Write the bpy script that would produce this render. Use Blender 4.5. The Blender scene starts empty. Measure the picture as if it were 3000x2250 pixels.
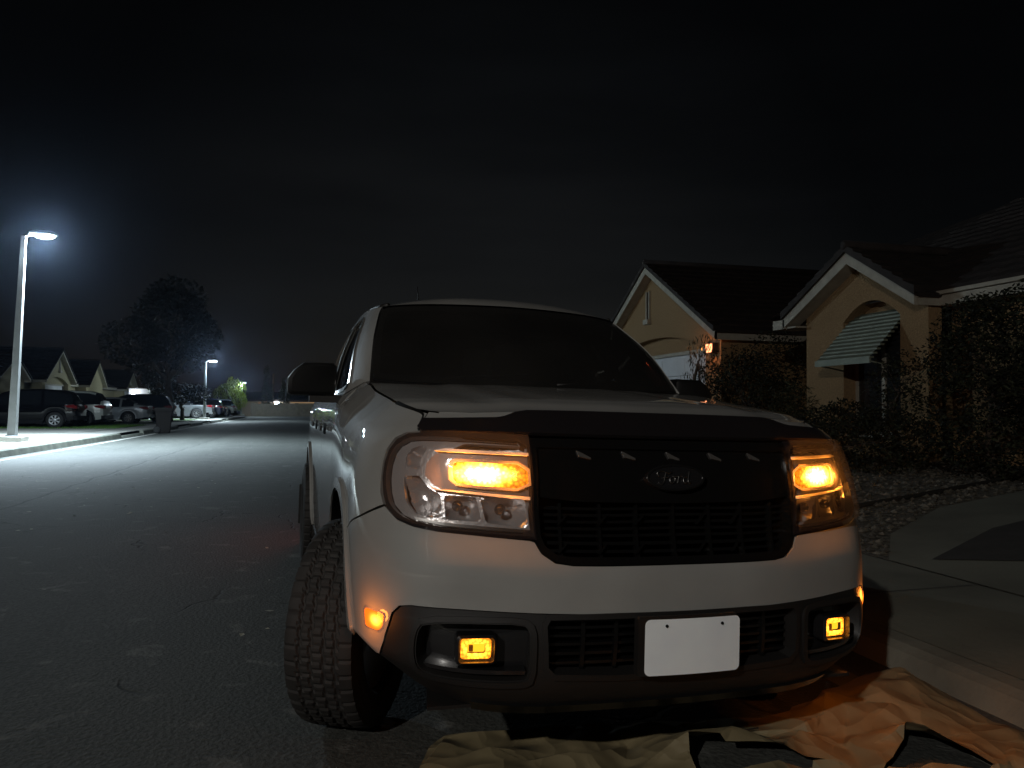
import bpy, bmesh, math, random
from math import radians, sin, cos, pi
from mathutils import Vector, Matrix, noise
from mathutils.geometry import tessellate_polygon
from bisect import bisect_right

scene = bpy.context.scene
COL = scene.collection
random.seed(7)

# ------------------------------------------------------------------ camera
cam_d = bpy.data.cameras.new("camera"); cam = bpy.data.objects.new("camera", cam_d); COL.objects.link(cam)
cam_d.sensor_width = 36.0; cam_d.lens = 27.05; cam_d.clip_start = 0.05; cam_d.clip_end = 3000
def cam_axes(th, ph, ro):
    th, ph, ro = radians(th), radians(ph), radians(ro)
    F = Vector((sin(th)*cos(ph), cos(th)*cos(ph), sin(ph))); R = Vector((cos(th), -sin(th), 0)); U = R.cross(F)
    return R*cos(ro)+U*sin(ro), -R*sin(ro)+U*cos(ro), F
_R, _U, _F = cam_axes(14.4, 1.8, 0.5)
M = Matrix(((_R.x, _U.x, -_F.x, 0), (_R.y, _U.y, -_F.y, 0), (_R.z, _U.z, -_F.z, 1.18), (0, 0, 0, 1)))
cam.matrix_world = M
scene.camera = cam

# ------------------------------------------------------------------ night sky and exposure
world = bpy.data.worlds.new("World"); scene.world = world; world.use_nodes = True
wn = world.node_tree; wn.nodes.clear()
def wnode(t, **k):
    n = wn.nodes.new(t)
    for a, b in k.items(): setattr(n, a, b)
    return n
sky = wnode('ShaderNodeTexSky', sky_type='NISHITA', sun_disc=False, sun_elevation=radians(-6), sun_rotation=radians(20))
bg0 = wnode('ShaderNodeBackground'); bg0.inputs['Strength'].default_value = 0.05
wn.links.new(sky.outputs[0], bg0.inputs['Color'])
tc = wnode('ShaderNodeTexCoord'); sep = wnode('ShaderNodeSeparateXYZ'); wn.links.new(tc.outputs['Generated'], sep.inputs[0])
ramp = wnode('ShaderNodeValToRGB')
e = ramp.color_ramp.elements
e[0].position = 0.0; e[0].color = (.0062, .0062, .0062, 1)
e[1].position = 0.6; e[1].color = (.0019, .0021, .0024, 1)
m_ = e.new(.22); m_.color = (.0042, .0044, .0046, 1)
m_ = e.new(.40); m_.color = (.0025, .0028, .0031, 1)
wn.links.new(sep.outputs['Z'], ramp.inputs[0])
mp = wnode('ShaderNodeMapping'); mp.inputs['Scale'].default_value = (1.2, 1.2, 6.0)
nz = wnode('ShaderNodeTexNoise'); nz.inputs['Scale'].default_value = 1.6; nz.inputs['Detail'].default_value = 5
wn.links.new(tc.outputs['Generated'], mp.inputs[0]); wn.links.new(mp.outputs[0], nz.inputs['Vector'])
mr = wnode('ShaderNodeMapRange'); mr.inputs[1].default_value = .3; mr.inputs[2].default_value = .75; mr.inputs[3].default_value = .75; mr.inputs[4].default_value = 1.45
wn.links.new(nz.outputs['Fac'], mr.inputs[0])
bg1 = wnode('ShaderNodeBackground'); wn.links.new(ramp.outputs[0], bg1.inputs['Color']); wn.links.new(mr.outputs[0], bg1.inputs['Strength'])
dv = wnode('ShaderNodeVectorMath', operation='DOT_PRODUCT'); dv.inputs[1].default_value = (.20, .975, .10); wn.links.new(tc.outputs['Generated'], dv.inputs[0])
gl_ = wnode('ShaderNodeMapRange'); gl_.inputs[1].default_value = .88; gl_.inputs[2].default_value = 1.0; gl_.inputs[3].default_value = .30; gl_.inputs[4].default_value = 1.15; wn.links.new(dv.outputs['Value'], gl_.inputs[0])
mg = wnode('ShaderNodeMath', operation='MULTIPLY'); wn.links.new(gl_.outputs[0], mg.inputs[0]); wn.links.new(mr.outputs[0], mg.inputs[1]); wn.links.new(mg.outputs[0], bg1.inputs['Strength'])
addw = wnode('ShaderNodeAddShader'); outw = wnode('ShaderNodeOutputWorld')
wn.links.new(bg0.outputs[0], addw.inputs[0]); wn.links.new(bg1.outputs[0], addw.inputs[1]); wn.links.new(addw.outputs[0], outw.inputs['Surface'])
scene.view_settings.view_transform = 'Standard'
scene.view_settings.look = 'None'
scene.view_settings.exposure = 0.0
scene.view_settings.gamma = 1.0
scene.render.engine = 'CYCLES'
scene.cycles.use_denoising = True
scene.cycles.max_bounces = 8
scene.cycles.transparent_max_bounces = 12
scene.cycles.sample_clamp_indirect = 3.0
scene.cycles.caustics_reflective = False
scene.cycles.caustics_refractive = False


# ------------------------------------------------------------------ object helpers
def tag(o, label=None, cat=None, group=None, kind=None):
    if label: o['label'] = label
    if cat: o['category'] = cat
    if group: o['group'] = group
    if kind: o['kind'] = kind
    return o
def empty(name, loc=(0, 0, 0), rot=(0, 0, 0), label=None, cat=None, group=None):
    o = bpy.data.objects.new(name, None); COL.objects.link(o); o.location = loc; o.rotation_euler = rot; o.empty_display_size = .1
    return tag(o, label, cat, group)
def link(name, me, parent=None):
    o = bpy.data.objects.new(name, me); COL.objects.link(o)
    if parent: o.parent = parent
    return o
class MB:
    def __init__(s): s.v = []; s.f = []; s.m = []; s.sm = []
    def add(s, vs, fs, mat=0, smooth=False):
        b = len(s.v); s.v += [tuple(v) for v in vs]
        for f in fs: s.f.append([b+i for i in f]); s.m.append(mat); s.sm.append(smooth)
        return s
    def box(s, a, b, mat=0):
        x0, y0, z0 = a; x1, y1, z1 = b
        vs = [(x0,y0,z0),(x1,y0,z0),(x1,y1,z0),(x0,y1,z0),(x0,y0,z1),(x1,y0,z1),(x1,y1,z1),(x0,y1,z1)]
        return s.add(vs, [(0,3,2,1),(4,5,6,7),(0,1,5,4),(1,2,6,5),(2,3,7,6),(3,0,4,7)], mat)
    def prism(s, poly, fn, d0, d1, mat=0, smooth=False):
        """poly of (a,b); fn(a,b,d)->xyz"""
        n = len(poly); vs = [fn(a, b, d0) for a, b in poly]+[fn(a, b, d1) for a, b in poly]
        tr = tessellate_polygon([[Vector((a, b, 0)) for a, b in poly]])
        fs = [tuple(t) for t in tr]+[tuple(i+n for i in reversed(t)) for t in tr]+[(i, (i+1) % n, (i+1) % n+n, i+n) for i in range(n)]
        return s.add(vs, fs, mat, smooth)
    def tube(s, pts, r, n=8, mat=0, cap=True, smooth=True):
        pts = [Vector(p) for p in pts]; rs = r if isinstance(r, (list, tuple)) else [r]*len(pts)
        vs = []; up = Vector((0, 0, 1))
        t0 = (pts[1]-pts[0]).normalized()
        a = t0.orthogonal().normalized()
        for i, p in enumerate(pts):
            t = (pts[min(i+1, len(pts)-1)]-pts[max(i-1, 0)]).normalized()
            a = (a-t*a.dot(t)).normalized(); b = t.cross(a)
            for k in range(n):
                an = 2*pi*k/n; vs.append(p+(a*cos(an)+b*sin(an))*rs[i])
        fs = [(i*n+k, i*n+(k+1) % n, (i+1)*n+(k+1) % n, (i+1)*n+k) for i in range(len(pts)-1) for k in range(n)]
        if cap: fs += [tuple(reversed(range(n))), tuple((len(pts)-1)*n+k for k in range(n))]
        return s.add(vs, fs, mat, smooth)
    def lathe(s, prof, n, fn, mat=0, smooth=True):
        """prof (r,h); fn(r cos, r sin, h)->xyz"""
        m = len(prof); vs = []
        for k in range(n):
            an = 2*pi*k/n
            for r, h in prof: vs.append(fn(r*cos(an), r*sin(an), h))
        fs = [(k*m+i, ((k+1) % n)*m+i, ((k+1) % n)*m+i+1, k*m+i+1) for k in range(n) for i in range(m-1)]
        return s.add(vs, fs, mat, smooth)
    def build(s, name, mats, parent=None, fix=True, sharp=None):
        me = bpy.data.meshes.new(name); me.from_pydata(s.v, [], s.f)
        if not isinstance(mats, (list, tuple)): mats = [mats]
        for m in mats: me.materials.append(m)
        me.polygons.foreach_set('material_index', s.m); me.polygons.foreach_set('use_smooth', s.sm)
        if fix:
            bm = bmesh.new(); bm.from_mesh(me); bmesh.ops.recalc_face_normals(bm, faces=bm.faces); bmesh.ops.delete(bm, geom=[v for v in bm.verts if not v.link_faces], context='VERTS'); bm.to_mesh(me); bm.free()
        if sharp: me.set_sharp_from_angle(angle=radians(sharp))
        me.update()
        return link(name, me, parent)
def ident(a, b, c): return (a, b, c)

# ------------------------------------------------------------------ materials
def mat(name, col=(.5, .5, .5), rough=.5, metal=0, coat=0, emit=None, es=0, spec=.5, trans=0, alpha=1, noise_amt=0, noise_scale=20, bump=0, bump_scale=60, bump_dist=.01, detail=5, coord='Object', col2=None):
    m = bpy.data.materials.new(name); m.use_nodes = True; nt = m.node_tree; b = nt.nodes['Principled BSDF']
    b.inputs['Base Color'].default_value = (*col, 1); b.inputs['Roughness'].default_value = rough; b.inputs['Metallic'].default_value = metal
    b.inputs['Coat Weight'].default_value = coat; b.inputs['Coat Roughness'].default_value = .04
    b.inputs['Specular IOR Level'].default_value = spec; b.inputs['Transmission Weight'].default_value = trans; b.inputs['Alpha'].default_value = alpha
    if emit: b.inputs['Emission Color'].default_value = (*emit, 1); b.inputs['Emission Strength'].default_value = es
    if noise_amt or bump:
        t = nt.nodes.new('ShaderNodeTexCoord')
    if noise_amt:
        n = nt.nodes.new('ShaderNodeTexNoise'); n.inputs['Scale'].default_value = noise_scale; n.inputs['Detail'].default_value = detail
        nt.links.new(t.outputs[coord], n.inputs['Vector'])
        mx = nt.nodes.new('ShaderNodeMix'); mx.data_type = 'RGBA'
        c2 = col2 or tuple(c*(1-noise_amt) for c in col)
        mx.inputs[6].default_value = (*c2, 1); mx.inputs[7].default_value = (*(tuple(min(1, c*(1+noise_amt)) for c in col) if not col2 else col), 1)
        r = nt.nodes.new('ShaderNodeMapRange'); r.inputs[1].default_value = .32; r.inputs[2].default_value = .68
        nt.links.new(n.outputs['Fac'], r.inputs[0]); nt.links.new(r.outputs[0], mx.inputs[0]); nt.links.new(mx.outputs[2], b.inputs['Base Color'])
    if bump:
        n2 = nt.nodes.new('ShaderNodeTexNoise'); n2.inputs['Scale'].default_value = bump_scale; n2.inputs['Detail'].default_value = 4
        nt.links.new(t.outputs[coord], n2.inputs['Vector'])
        bp = nt.nodes.new('ShaderNodeBump'); bp.inputs['Strength'].default_value = bump; bp.inputs['Distance'].default_value = bump_dist
        nt.links.new(n2.outputs['Fac'], bp.inputs['Height']); nt.links.new(bp.outputs[0], b.inputs['Normal'])
    return m
def paint_mat(name, col, dust=.10):
    m = mat(name, col, .60, 0, 1.0, noise_amt=dust, noise_scale=3.0)
    nt = m.node_tree; b = nt.nodes['Principled BSDF']
    n = nt.nodes.new('ShaderNodeTexNoise'); n.inputs['Scale'].default_value = 9; n.inputs['Detail'].default_value = 6
    t = nt.nodes.new('ShaderNodeTexCoord'); nt.links.new(t.outputs['Object'], n.inputs['Vector'])
    r = nt.nodes.new('ShaderNodeMapRange'); r.inputs[1].default_value = .35; r.inputs[2].default_value = .7; r.inputs[3].default_value = .012; r.inputs[4].default_value = .035
    nt.links.new(n.outputs['Fac'], r.inputs[0]); nt.links.new(r.outputs[0], b.inputs['Coat Roughness'])
    return m
def glass_mat(name, tint, thru, rough=.02, ior=1.5, dust=0):  # dust: amount of pale scatter imitating flare and reflected light
    """a thin pane: part of what is behind shows, plus a mirror reflection by angle"""
    m = bpy.data.materials.new(name); m.use_nodes = True; nt = m.node_tree; nt.nodes.clear()
    o = nt.nodes.new('ShaderNodeOutputMaterial'); tr = nt.nodes.new('ShaderNodeBsdfTransparent'); gl = nt.nodes.new('ShaderNodeBsdfGlossy')
    tr.inputs[0].default_value = (*[t*thru for t in tint], 1); gl.inputs['Roughness'].default_value = rough
    fr = nt.nodes.new('ShaderNodeFresnel'); fr.inputs['IOR'].default_value = ior
    mx = nt.nodes.new('ShaderNodeMixShader'); nt.links.new(fr.outputs[0], mx.inputs[0]); nt.links.new(tr.outputs[0], mx.inputs[1]); nt.links.new(gl.outputs[0], mx.inputs[2]); nt.links.new(mx.outputs[0], o.inputs[0])
    if dust:  # pale scatter put into the pane to imitate flare and reflected light
        df = nt.nodes.new('ShaderNodeBsdfDiffuse'); df.inputs[0].default_value = (.55,.53,.50,1); tl = nt.nodes.new('ShaderNodeBsdfTranslucent'); tl.inputs[0].default_value = (.6,.58,.55,1)
        ad = nt.nodes.new('ShaderNodeMixShader'); ad.inputs[0].default_value = .5; nt.links.new(df.outputs[0], ad.inputs[1]); nt.links.new(tl.outputs[0], ad.inputs[2])
        t = nt.nodes.new('ShaderNodeTexCoord'); nz_ = nt.nodes.new('ShaderNodeTexNoise'); nz_.inputs['Scale'].default_value = 2.2; nz_.inputs['Detail'].default_value = 6; nt.links.new(t.outputs['Object'], nz_.inputs['Vector'])
        r_ = nt.nodes.new('ShaderNodeMapRange'); r_.inputs[1].default_value = .3; r_.inputs[2].default_value = .75; r_.inputs[3].default_value = dust*.75; r_.inputs[4].default_value = dust*1.25; nt.links.new(nz_.outputs['Fac'], r_.inputs[0])
        m2 = nt.nodes.new('ShaderNodeMixShader'); nt.links.new(r_.outputs[0], m2.inputs[0]); nt.links.new(mx.outputs[0], m2.inputs[1]); nt.links.new(ad.outputs[0], m2.inputs[2]); nt.links.new(m2.outputs[0], o.inputs[0])
    return m
def lamp_mat(name, hot, rim, centre, half, s_hot, s_rim, power=2.0, cells=0):
    """a lit lamp that is hottest at its light source and falls to the rim colour"""
    m = bpy.data.materials.new(name); m.use_nodes = True; nt = m.node_tree; nt.nodes.clear()
    o = nt.nodes.new('ShaderNodeOutputMaterial'); em = nt.nodes.new('ShaderNodeEmission'); t = nt.nodes.new('ShaderNodeTexCoord')
    mp = nt.nodes.new('ShaderNodeVectorMath'); mp.operation = 'SUBTRACT'; mp.inputs[1].default_value = centre
    dv = nt.nodes.new('ShaderNodeVectorMath'); dv.operation = 'DIVIDE'; dv.inputs[1].default_value = half
    ln = nt.nodes.new('ShaderNodeVectorMath'); ln.operation = 'LENGTH'
    nt.links.new(t.outputs['Object'], mp.inputs[0]); nt.links.new(mp.outputs[0], dv.inputs[0]); nt.links.new(dv.outputs[0], ln.inputs[0])
    r = nt.nodes.new('ShaderNodeMapRange'); r.interpolation_type = 'SMOOTHSTEP'; r.inputs[1].default_value = 1.0; r.inputs[2].default_value = 0.0
    nt.links.new(ln.outputs['Value'], r.inputs[0])
    pw = nt.nodes.new('ShaderNodeMath'); pw.operation = 'POWER'; pw.inputs[1].default_value = power; nt.links.new(r.outputs[0], pw.inputs[0])
    mx = nt.nodes.new('ShaderNodeMix'); mx.data_type = 'RGBA'; mx.inputs[6].default_value = (*rim, 1); mx.inputs[7].default_value = (*hot, 1)
    st = nt.nodes.new('ShaderNodeMapRange'); st.inputs[3].default_value = s_rim; st.inputs[4].default_value = s_hot
    nt.links.new(pw.outputs[0], mx.inputs[0]); nt.links.new(pw.outputs[0], st.inputs[0])
    nt.links.new(mx.outputs[2], em.inputs[0]); nt.links.new(st.outputs[0], em.inputs[1]); nt.links.new(em.outputs[0], o.inputs[0])
    if cells:
        vo = nt.nodes.new('ShaderNodeTexVoronoi'); vo.inputs['Scale'].default_value = cells; nt.links.new(t.outputs['Object'], vo.inputs['Vector'])
        cm = nt.nodes.new('ShaderNodeMapRange'); cm.inputs[1].default_value = .1; cm.inputs[2].default_value = .7; cm.inputs[3].default_value = 1.25; cm.inputs[4].default_value = .35; nt.links.new(vo.outputs['Distance'], cm.inputs[0])
        mu = nt.nodes.new('ShaderNodeMath'); mu.operation = 'MULTIPLY'; nt.links.new(st.outputs[0], mu.inputs[0]); nt.links.new(cm.outputs[0], mu.inputs[1]); nt.links.new(mu.outputs[0], em.inputs[1])
    return m
def emis(name, col, s):
    m = bpy.data.materials.new(name); m.use_nodes = True; nt = m.node_tree; nt.nodes.clear()
    o = nt.nodes.new('ShaderNodeOutputMaterial'); em = nt.nodes.new('ShaderNodeEmission'); em.inputs[0].default_value = (*col, 1); em.inputs[1].default_value = s
    nt.links.new(em.outputs[0], o.inputs[0]); return m

PAINT = paint_mat('truck_paint', (.275, .272, .258))
CLAD = mat('textured_black_plastic', (.010, .009, .0085), .55, bump=.25, bump_scale=700, bump_dist=.0006)
GLOSSB = mat('gloss_black', (.012, .012, .013), .22, coat=.6)
SHIELD = mat('smoked_acrylic', (.015, .013, .014), .12, coat=1)
DARK = mat('dark_cavity', (.006, .006, .006), .9, spec=.1)
CHROME = mat('chrome', (.75, .74, .72), .16, 1)
SATIN = mat('satin_reflector', (.55, .53, .53), .22, .6, bump=.5, bump_scale=120, bump_dist=.002)
BEZEL = mat('lamp_tab', (.16, .13, .12), .40, coat=.5)
LENS = glass_mat('clear_lens', (1, 1, 1), .96, .015, 1.45, dust=.045)  # scatter imitates the flare veil over the lit lamps, not dirt
WGLASS = glass_mat('tinted_glass', (.8, .85, .82), .40, .02, 1.55, dust=.055)  # scatter greys the windscreen in place of its reflections
SGLASS = glass_mat('privacy_glass', (.6, .7, .65), .12, .02, 1.55)
CABIN = mat('cabin_plastic', (.035, .033, .032), .6)
RUBBER = mat('rubber', (.017, .016, .015), .75, noise_amt=.35, noise_scale=14)
ALLOY = mat('alloy', (.55, .56, .58), .35, .8)
PLATE = mat('plate_card', (.90, .95, .99), .55, bump=.08, bump_scale=30, bump_dist=.003, noise_amt=.04, noise_scale=8)
METAL = mat('galvanised_steel', (.42, .43, .43), .45, .6, noise_amt=.2, noise_scale=5)
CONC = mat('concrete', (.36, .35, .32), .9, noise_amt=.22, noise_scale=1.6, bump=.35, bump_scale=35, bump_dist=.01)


def cr(p0,p1,p2,p3,t):
    return [0.5*((2*b)+(c-a)*t+(2*a-5*b+4*c-d)*t*t+(-a+3*b-3*c+d)*t**3) for a,b,c,d in zip(p0,p1,p2,p3)]
class Surf:
    """tensor Catmull-Rom surface on a grid of 3-D control points, with a domain in metres"""
    def __init__(s,grid,rowref,sym=True):
        s.g=grid;s.nr=len(grid);s.nc=len(grid[0]);s.sym=sym
        s.U=[0.]
        r=grid[rowref]
        for i in range(1,s.nc): s.U.append(s.U[-1]+math.dist(r[i],r[i-1]))
        s.W=None
    def setw(s,W): s.W=W
    def cp(s,r,c):
        r2=min(max(r,0),s.nr-1)
        if c<0 and s.sym:
            p=s.g[r2][-c];p=(-p[0],p[1],p[2])
        else:
            c2=min(c,s.nc-1);p=s.g[r2][max(c2,0)]
            if c>s.nc-1:
                a=s.g[r2][s.nc-1];b=s.g[r2][s.nc-2];p=tuple(2*x-y for x,y in zip(a,b))
        if r<0:
            a=s.cp(0,c);b=s.cp(1,c);p=tuple(2*x-y for x,y in zip(a,b))
        elif r>s.nr-1:
            a=s.cp(s.nr-1,c);b=s.cp(s.nr-2,c);p=tuple(2*x-y for x,y in zip(a,b))
        return p
    def at(s,c,r):
        i=min(max(int(math.floor(c)),0),s.nc-2);j=min(max(int(math.floor(r)),0),s.nr-2)
        tc=c-i;tr=r-j
        rows=[cr(s.cp(jj,i-1),s.cp(jj,i),s.cp(jj,i+1),s.cp(jj,i+2),tc) for jj in (j-1,j,j+1,j+2)]
        return cr(*rows,tr)
    def inv(s,A,x):
        i=min(max(bisect_right(A,x)-1,0),len(A)-2)
        return i+(x-A[i])/(A[i+1]-A[i])
    def P(s,u,w):
        sg=1
        if u<0: u=-u;sg=-1
        p=s.at(s.inv(s.U,u),s.inv(s.W,w))
        return (sg*p[0],p[1],p[2])
    def N(s,u,w):
        e=.004
        a=s.P(u+e,w);b=s.P(u-e,w);c=s.P(u,w+e);d=s.P(u,w-e)
        x=[p-q for p,q in zip(a,b)];y=[p-q for p,q in zip(c,d)]
        n=(x[1]*y[2]-x[2]*y[1],x[2]*y[0]-x[0]*y[2],x[0]*y[1]-x[1]*y[0])
        l=math.sqrt(sum(q*q for q in n)) or 1
        return tuple(q/l for q in n)
def body_surface():
    # each row: heights and (x,y) for the columns centre -> corner -> side -> tail
    X=[(0,.25,.45,.60,.72,.80,.86),(0,.25,.45,.62,.75,.85,.905),(0,.25,.45,.62,.76,.855,.912),(0,.25,.45,.62,.765,.86,.917),(0,.25,.45,.62,.765,.86,.918),
       (0,.25,.45,.62,.765,.86,.916),(0,.25,.45,.62,.76,.85,.905),(0,.25,.45,.62,.745,.825,.882),(0,.25,.45,.61,.725,.80,.85),(0,.25,.44,.59,.69,.745,.768)]
    Y=[(.12,.13,.15,.20,.28,.39,.56),(.06,.065,.09,.135,.21,.32,.50),(.035,.045,.08,.13,.20,.31,.49),(.035,.05,.09,.145,.21,.315,.49),(.05,.06,.10,.15,.215,.32,.49),
       (.085,.09,.125,.175,.24,.34,.50),(.10,.11,.14,.20,.27,.37,.53),(.15,.155,.175,.235,.31,.41,.57),(.22,.225,.24,.285,.355,.45,.61),(.28,.285,.30,.34,.405,.51,.66)]
    Z=[(.30,.30,.30,.31,.34,.39,.42),(.38,.38,.38,.39,.41,.44,.46),(.50,)*7,(.60,)*7,(.70,)*7,(.80,)*7,(.93,)*7,(1.06,)*5+(1.055,1.05),(1.12,1.12,1.12,1.115,1.11,1.105,1.105),(1.162,1.162,1.16,1.152,1.15,1.168,1.188)]
    ys=[.75,1.05,1.45,1.75,2.4,3.3,4.2,4.98]
    SX=[(.865,.87,.86,.86,.86,.86,.865,.85),(.915,.92,.905,.90,.90,.90,.905,.89),(.922,.93,.915,.912,.912,.912,.915,.90),(.926,.934,.918,.915,.915,.915,.918,.90),(.926,.935,.92,.918,.918,.918,.92,.90),
        (.924,.933,.922,.92,.92,.92,.922,.90),(.915,.925,.922,.921,.921,.921,.921,.90),(.895,.908,.915,.915,.915,.915,.915,.895),(.86,.875,.895,.90,.90,.90,.90,.88),(.775,.785,.785,.868,.872,.872,.872,.86)]
    SZ=[(.30,.28,.27,.27,.27,.27,.30,.36),(.40,.38,.36,.36,.36,.36,.38,.42),(.50,)*8,(.60,)*8,(.70,)*8,(.80,)*8,(.94,.95,.95,.95,.95,.95,.95,.95),(1.055,1.07,1.08,1.08,1.08,1.08,1.08,1.08),(1.12,1.14,1.165,1.155,1.155,1.155,1.155,1.155),(1.20,1.232,1.275,1.215,1.205,1.205,1.205,1.20)]
    G=[]
    for r in range(10):
        row=[(X[r][i],Y[r][i],Z[r][i]) for i in range(7)]+[(SX[r][i],ys[i],SZ[r][i]) for i in range(8)]
        G.append(row)
    S=Surf(G,4);S.setw([.30,.39,.50,.60,.70,.80,.93,1.06,1.12,1.165])
    return S
def cab_surface():
    belt=[(0,1.27,1.262),(.40,1.33,1.268),(.66,1.42,1.275),(.775,1.49,1.280),(.835,1.62,1.245),(.868,1.85,1.215),(.872,2.5,1.208),(.868,3.2,1.21),(.80,3.42,1.21),(.4,3.50,1.21),(0,3.52,1.21)]
    top=[(0,1.90,1.715),(.36,1.94,1.710),(.58,2.01,1.700),(.675,2.08,1.688),(.70,2.2,1.69),(.708,2.4,1.70),(.71,2.75,1.70),(.70,3.08,1.685),(.62,3.2,1.675),(.3,3.24,1.68),(0,3.25,1.68)]
    mid=[tuple((a+b)/2 for a,b in zip(p,q)) for p,q in zip(belt,top)]
    m2=[]
    for i,(x,y,z) in enumerate(mid):
        if i<4: m2.append((x*1.015,y-.02,z+.018))
        elif i<8: m2.append((x+.018,y,z+.003))
        else: m2.append((x,y+.01,z))
    C=Surf([belt,m2,top],1);C.setw([0,.31,.62])
    return C
# ------------------------------------------------------------------ the pickup truck
S = body_surface(); CB = cab_surface()
def chaikin(P, n=2, closed=True):
    for _ in range(n):
        Q = []
        m = len(P)
        for i in range(m if closed else m-1):
            a, b = P[i], P[(i+1) % m]
            Q += [(a[0]*.75+b[0]*.25, a[1]*.75+b[1]*.25), (a[0]*.25+b[0]*.75, a[1]*.25+b[1]*.75)]
        P = Q
    return P
def rc(P, r=.2, k=3):
    """round the corners of a polygon by cutting a fraction r of each edge"""
    Q = []; m = len(P)
    for i in range(m):
        a, b, c = Vector(P[i-1]), Vector(P[i]), Vector(P[(i+1) % m])
        p = b+(a-b)*r; q = b+(c-b)*r
        for j in range(k+1):
            t = j/k; Q.append(tuple(p*(1-t)**2+b*2*t*(1-t)+q*t*t))
    return Q
def inset(P, d):
    area = sum(P[i-1][0]*P[i][1]-P[i][0]*P[i-1][1] for i in range(len(P))); sg = 1 if area > 0 else -1
    Q = []; m = len(P)
    for i in range(m):
        a, b, c = Vector(P[i-1]), Vector(P[i]), Vector(P[(i+1) % m])
        e1 = (b-a); e2 = (c-b)
        if e1.length < 1e-6 or e2.length < 1e-6: Q.append(tuple(b)); continue
        e1.normalize(); e2.normalize()
        n1 = Vector((-e1.y, e1.x))*sg; n2 = Vector((-e2.y, e2.x))*sg
        n = n1+n2; n = n/max(n.length, .3); k = max(n.dot(n1), .5)
        Q.append(tuple(b+n*(d/k)))
    return Q
def mir(P): return [(-a, b) for a, b in reversed(P)]
def patch(name, surf, poly, mt, parent=None, off=0., thick=.006, holes=(), grid=(.05, .05), flip=False, offfn=None, edge=None, both=False):
    """a panel that follows the surface: poly and holes are in the surface's own metres (u across, w up)"""
    bm = bmesh.new()
    loops = [poly]+list(holes)
    flat = [p for l in loops for p in l]
    tris = tessellate_polygon([[Vector((a, b, 0)) for a, b in l] for l in loops])
    vs = [bm.verts.new((a, b, 0)) for a, b in flat]
    for t in tris:
        try: bm.faces.new([vs[i] for i in t])
        except ValueError: pass
    us = [p[0] for p in flat]; ws = [p[1] for p in flat]
    for ax, lo, hi, st in ((0, min(us), max(us), grid[0]), (1, min(ws), max(ws), grid[1])):
        n = int((hi-lo)/st)
        for k in range(1, n+1):
            c = lo+(hi-lo)*k/(n+1); co = (c, 0, 0) if ax == 0 else (0, c, 0); no = (1, 0, 0) if ax == 0 else (0, 1, 0)
            bmesh.ops.bisect_plane(bm, geom=bm.verts[:]+bm.edges[:]+bm.faces[:], plane_co=co, plane_no=no, dist=1e-5)
    bmesh.ops.remove_doubles(bm, verts=bm.verts, dist=2e-4)
    bm.normal_update()
    for f in bm.faces:
        if f.normal.z < 0: f.normal_flip()
    bm.verts.ensure_lookup_table()
    uv = [(v.co.x, v.co.y) for v in bm.verts]
    bound = set(v.index for e_ in bm.edges if e_.is_boundary for v in e_.verts) if True else set()
    bm.verts.index_update()
    bound = set(v.index for e_ in bm.edges if e_.is_boundary for v in e_.verts)
    bedges = [(e_.verts[0].index, e_.verts[1].index) for e_ in bm.edges if e_.is_boundary]
    faces = [[v.index for v in f.verts] for f in bm.faces]
    bm.free()
    V = []; Nn = []
    for u, w in uv:
        p = Vector(surf.P(u, w)); n = Vector(surf.N(u, w)); 
        sg = -1 if u < 0 else 1
        n = n*sg
        # outward: x component follows the side, else -y / +z
        if n.dot(Vector((p.x, p.y-2.6, (p.z-.9)*2))) < 0: n = -n
        o = off+(offfn(u, w) if offfn else 0)
        V.append(p+n*o); Nn.append(n)
    n0 = len(V)
    out = [tuple(v) for v in V]
    f2 = [tuple(f) for f in faces]; sm = [True]*len(f2)
    if thick:
        out += [tuple(v-n*thick) for v, n in zip(V, Nn)]
        f2 += [tuple(i+n0 for i in reversed(f)) for f in faces]; sm += [True]*len(faces)
        f2 += [(a, b, b+n0, a+n0) for a, b in bedges]; sm += [False]*len(bedges)
    me = bpy.data.meshes.new(name); me.from_pydata(out, [], f2); me.materials.append(mt)
    b2 = bmesh.new(); b2.from_mesh(me)
    if not thick:
        b2.faces.ensure_lookup_table()
        b2.normal_update()
        f0 = b2.faces[0]; i0 = f0.verts[0].index
        if f0.normal.dot(Nn[i0]) < 0: bmesh.ops.reverse_faces(b2, faces=b2.faces[:])
    else: bmesh.ops.recalc_face_normals(b2, faces=b2.faces)
    b2.to_mesh(me); b2.free()
    me.polygons.foreach_set('use_smooth', [True]*len(me.polygons))
    me.set_sharp_from_angle(angle=radians(38)); me.update()
    o = link(name, me, parent)
    return o
def pair(name, surf, poly, mt, parent=None, holes=(), **k):
    a = patch(name, surf, poly, mt, parent, holes=holes, **k)
    b = patch(name, surf, mir(poly), mt, parent, holes=[mir(h) for h in holes], **k)
    return a, b
def bar(name, surf, path, width, height, mt, parent=None, off=0., name2=None):
    """a raised strip along a path on the surface"""
    L = []; R = []
    for i, (u, w) in enumerate(path):
        a = Vector(path[max(i-1, 0)]); b = Vector(path[min(i+1, len(path)-1)]); d = (b-a).normalized(); n = Vector((-d.y, d.x))*width/2
        L.append((u+n.x, w+n.y)); R.append((u-n.x, w-n.y))
    return patch(name, surf, L+R[::-1], mt, parent, off=off, thick=height)

truck = empty('pickup_truck', (1.04409, 2.02550, 0), (0, radians(1.25), radians(2.4)),
              'pale grey pickup truck with lit amber lamps and a blank white front plate', 'pickup truck')

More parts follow.
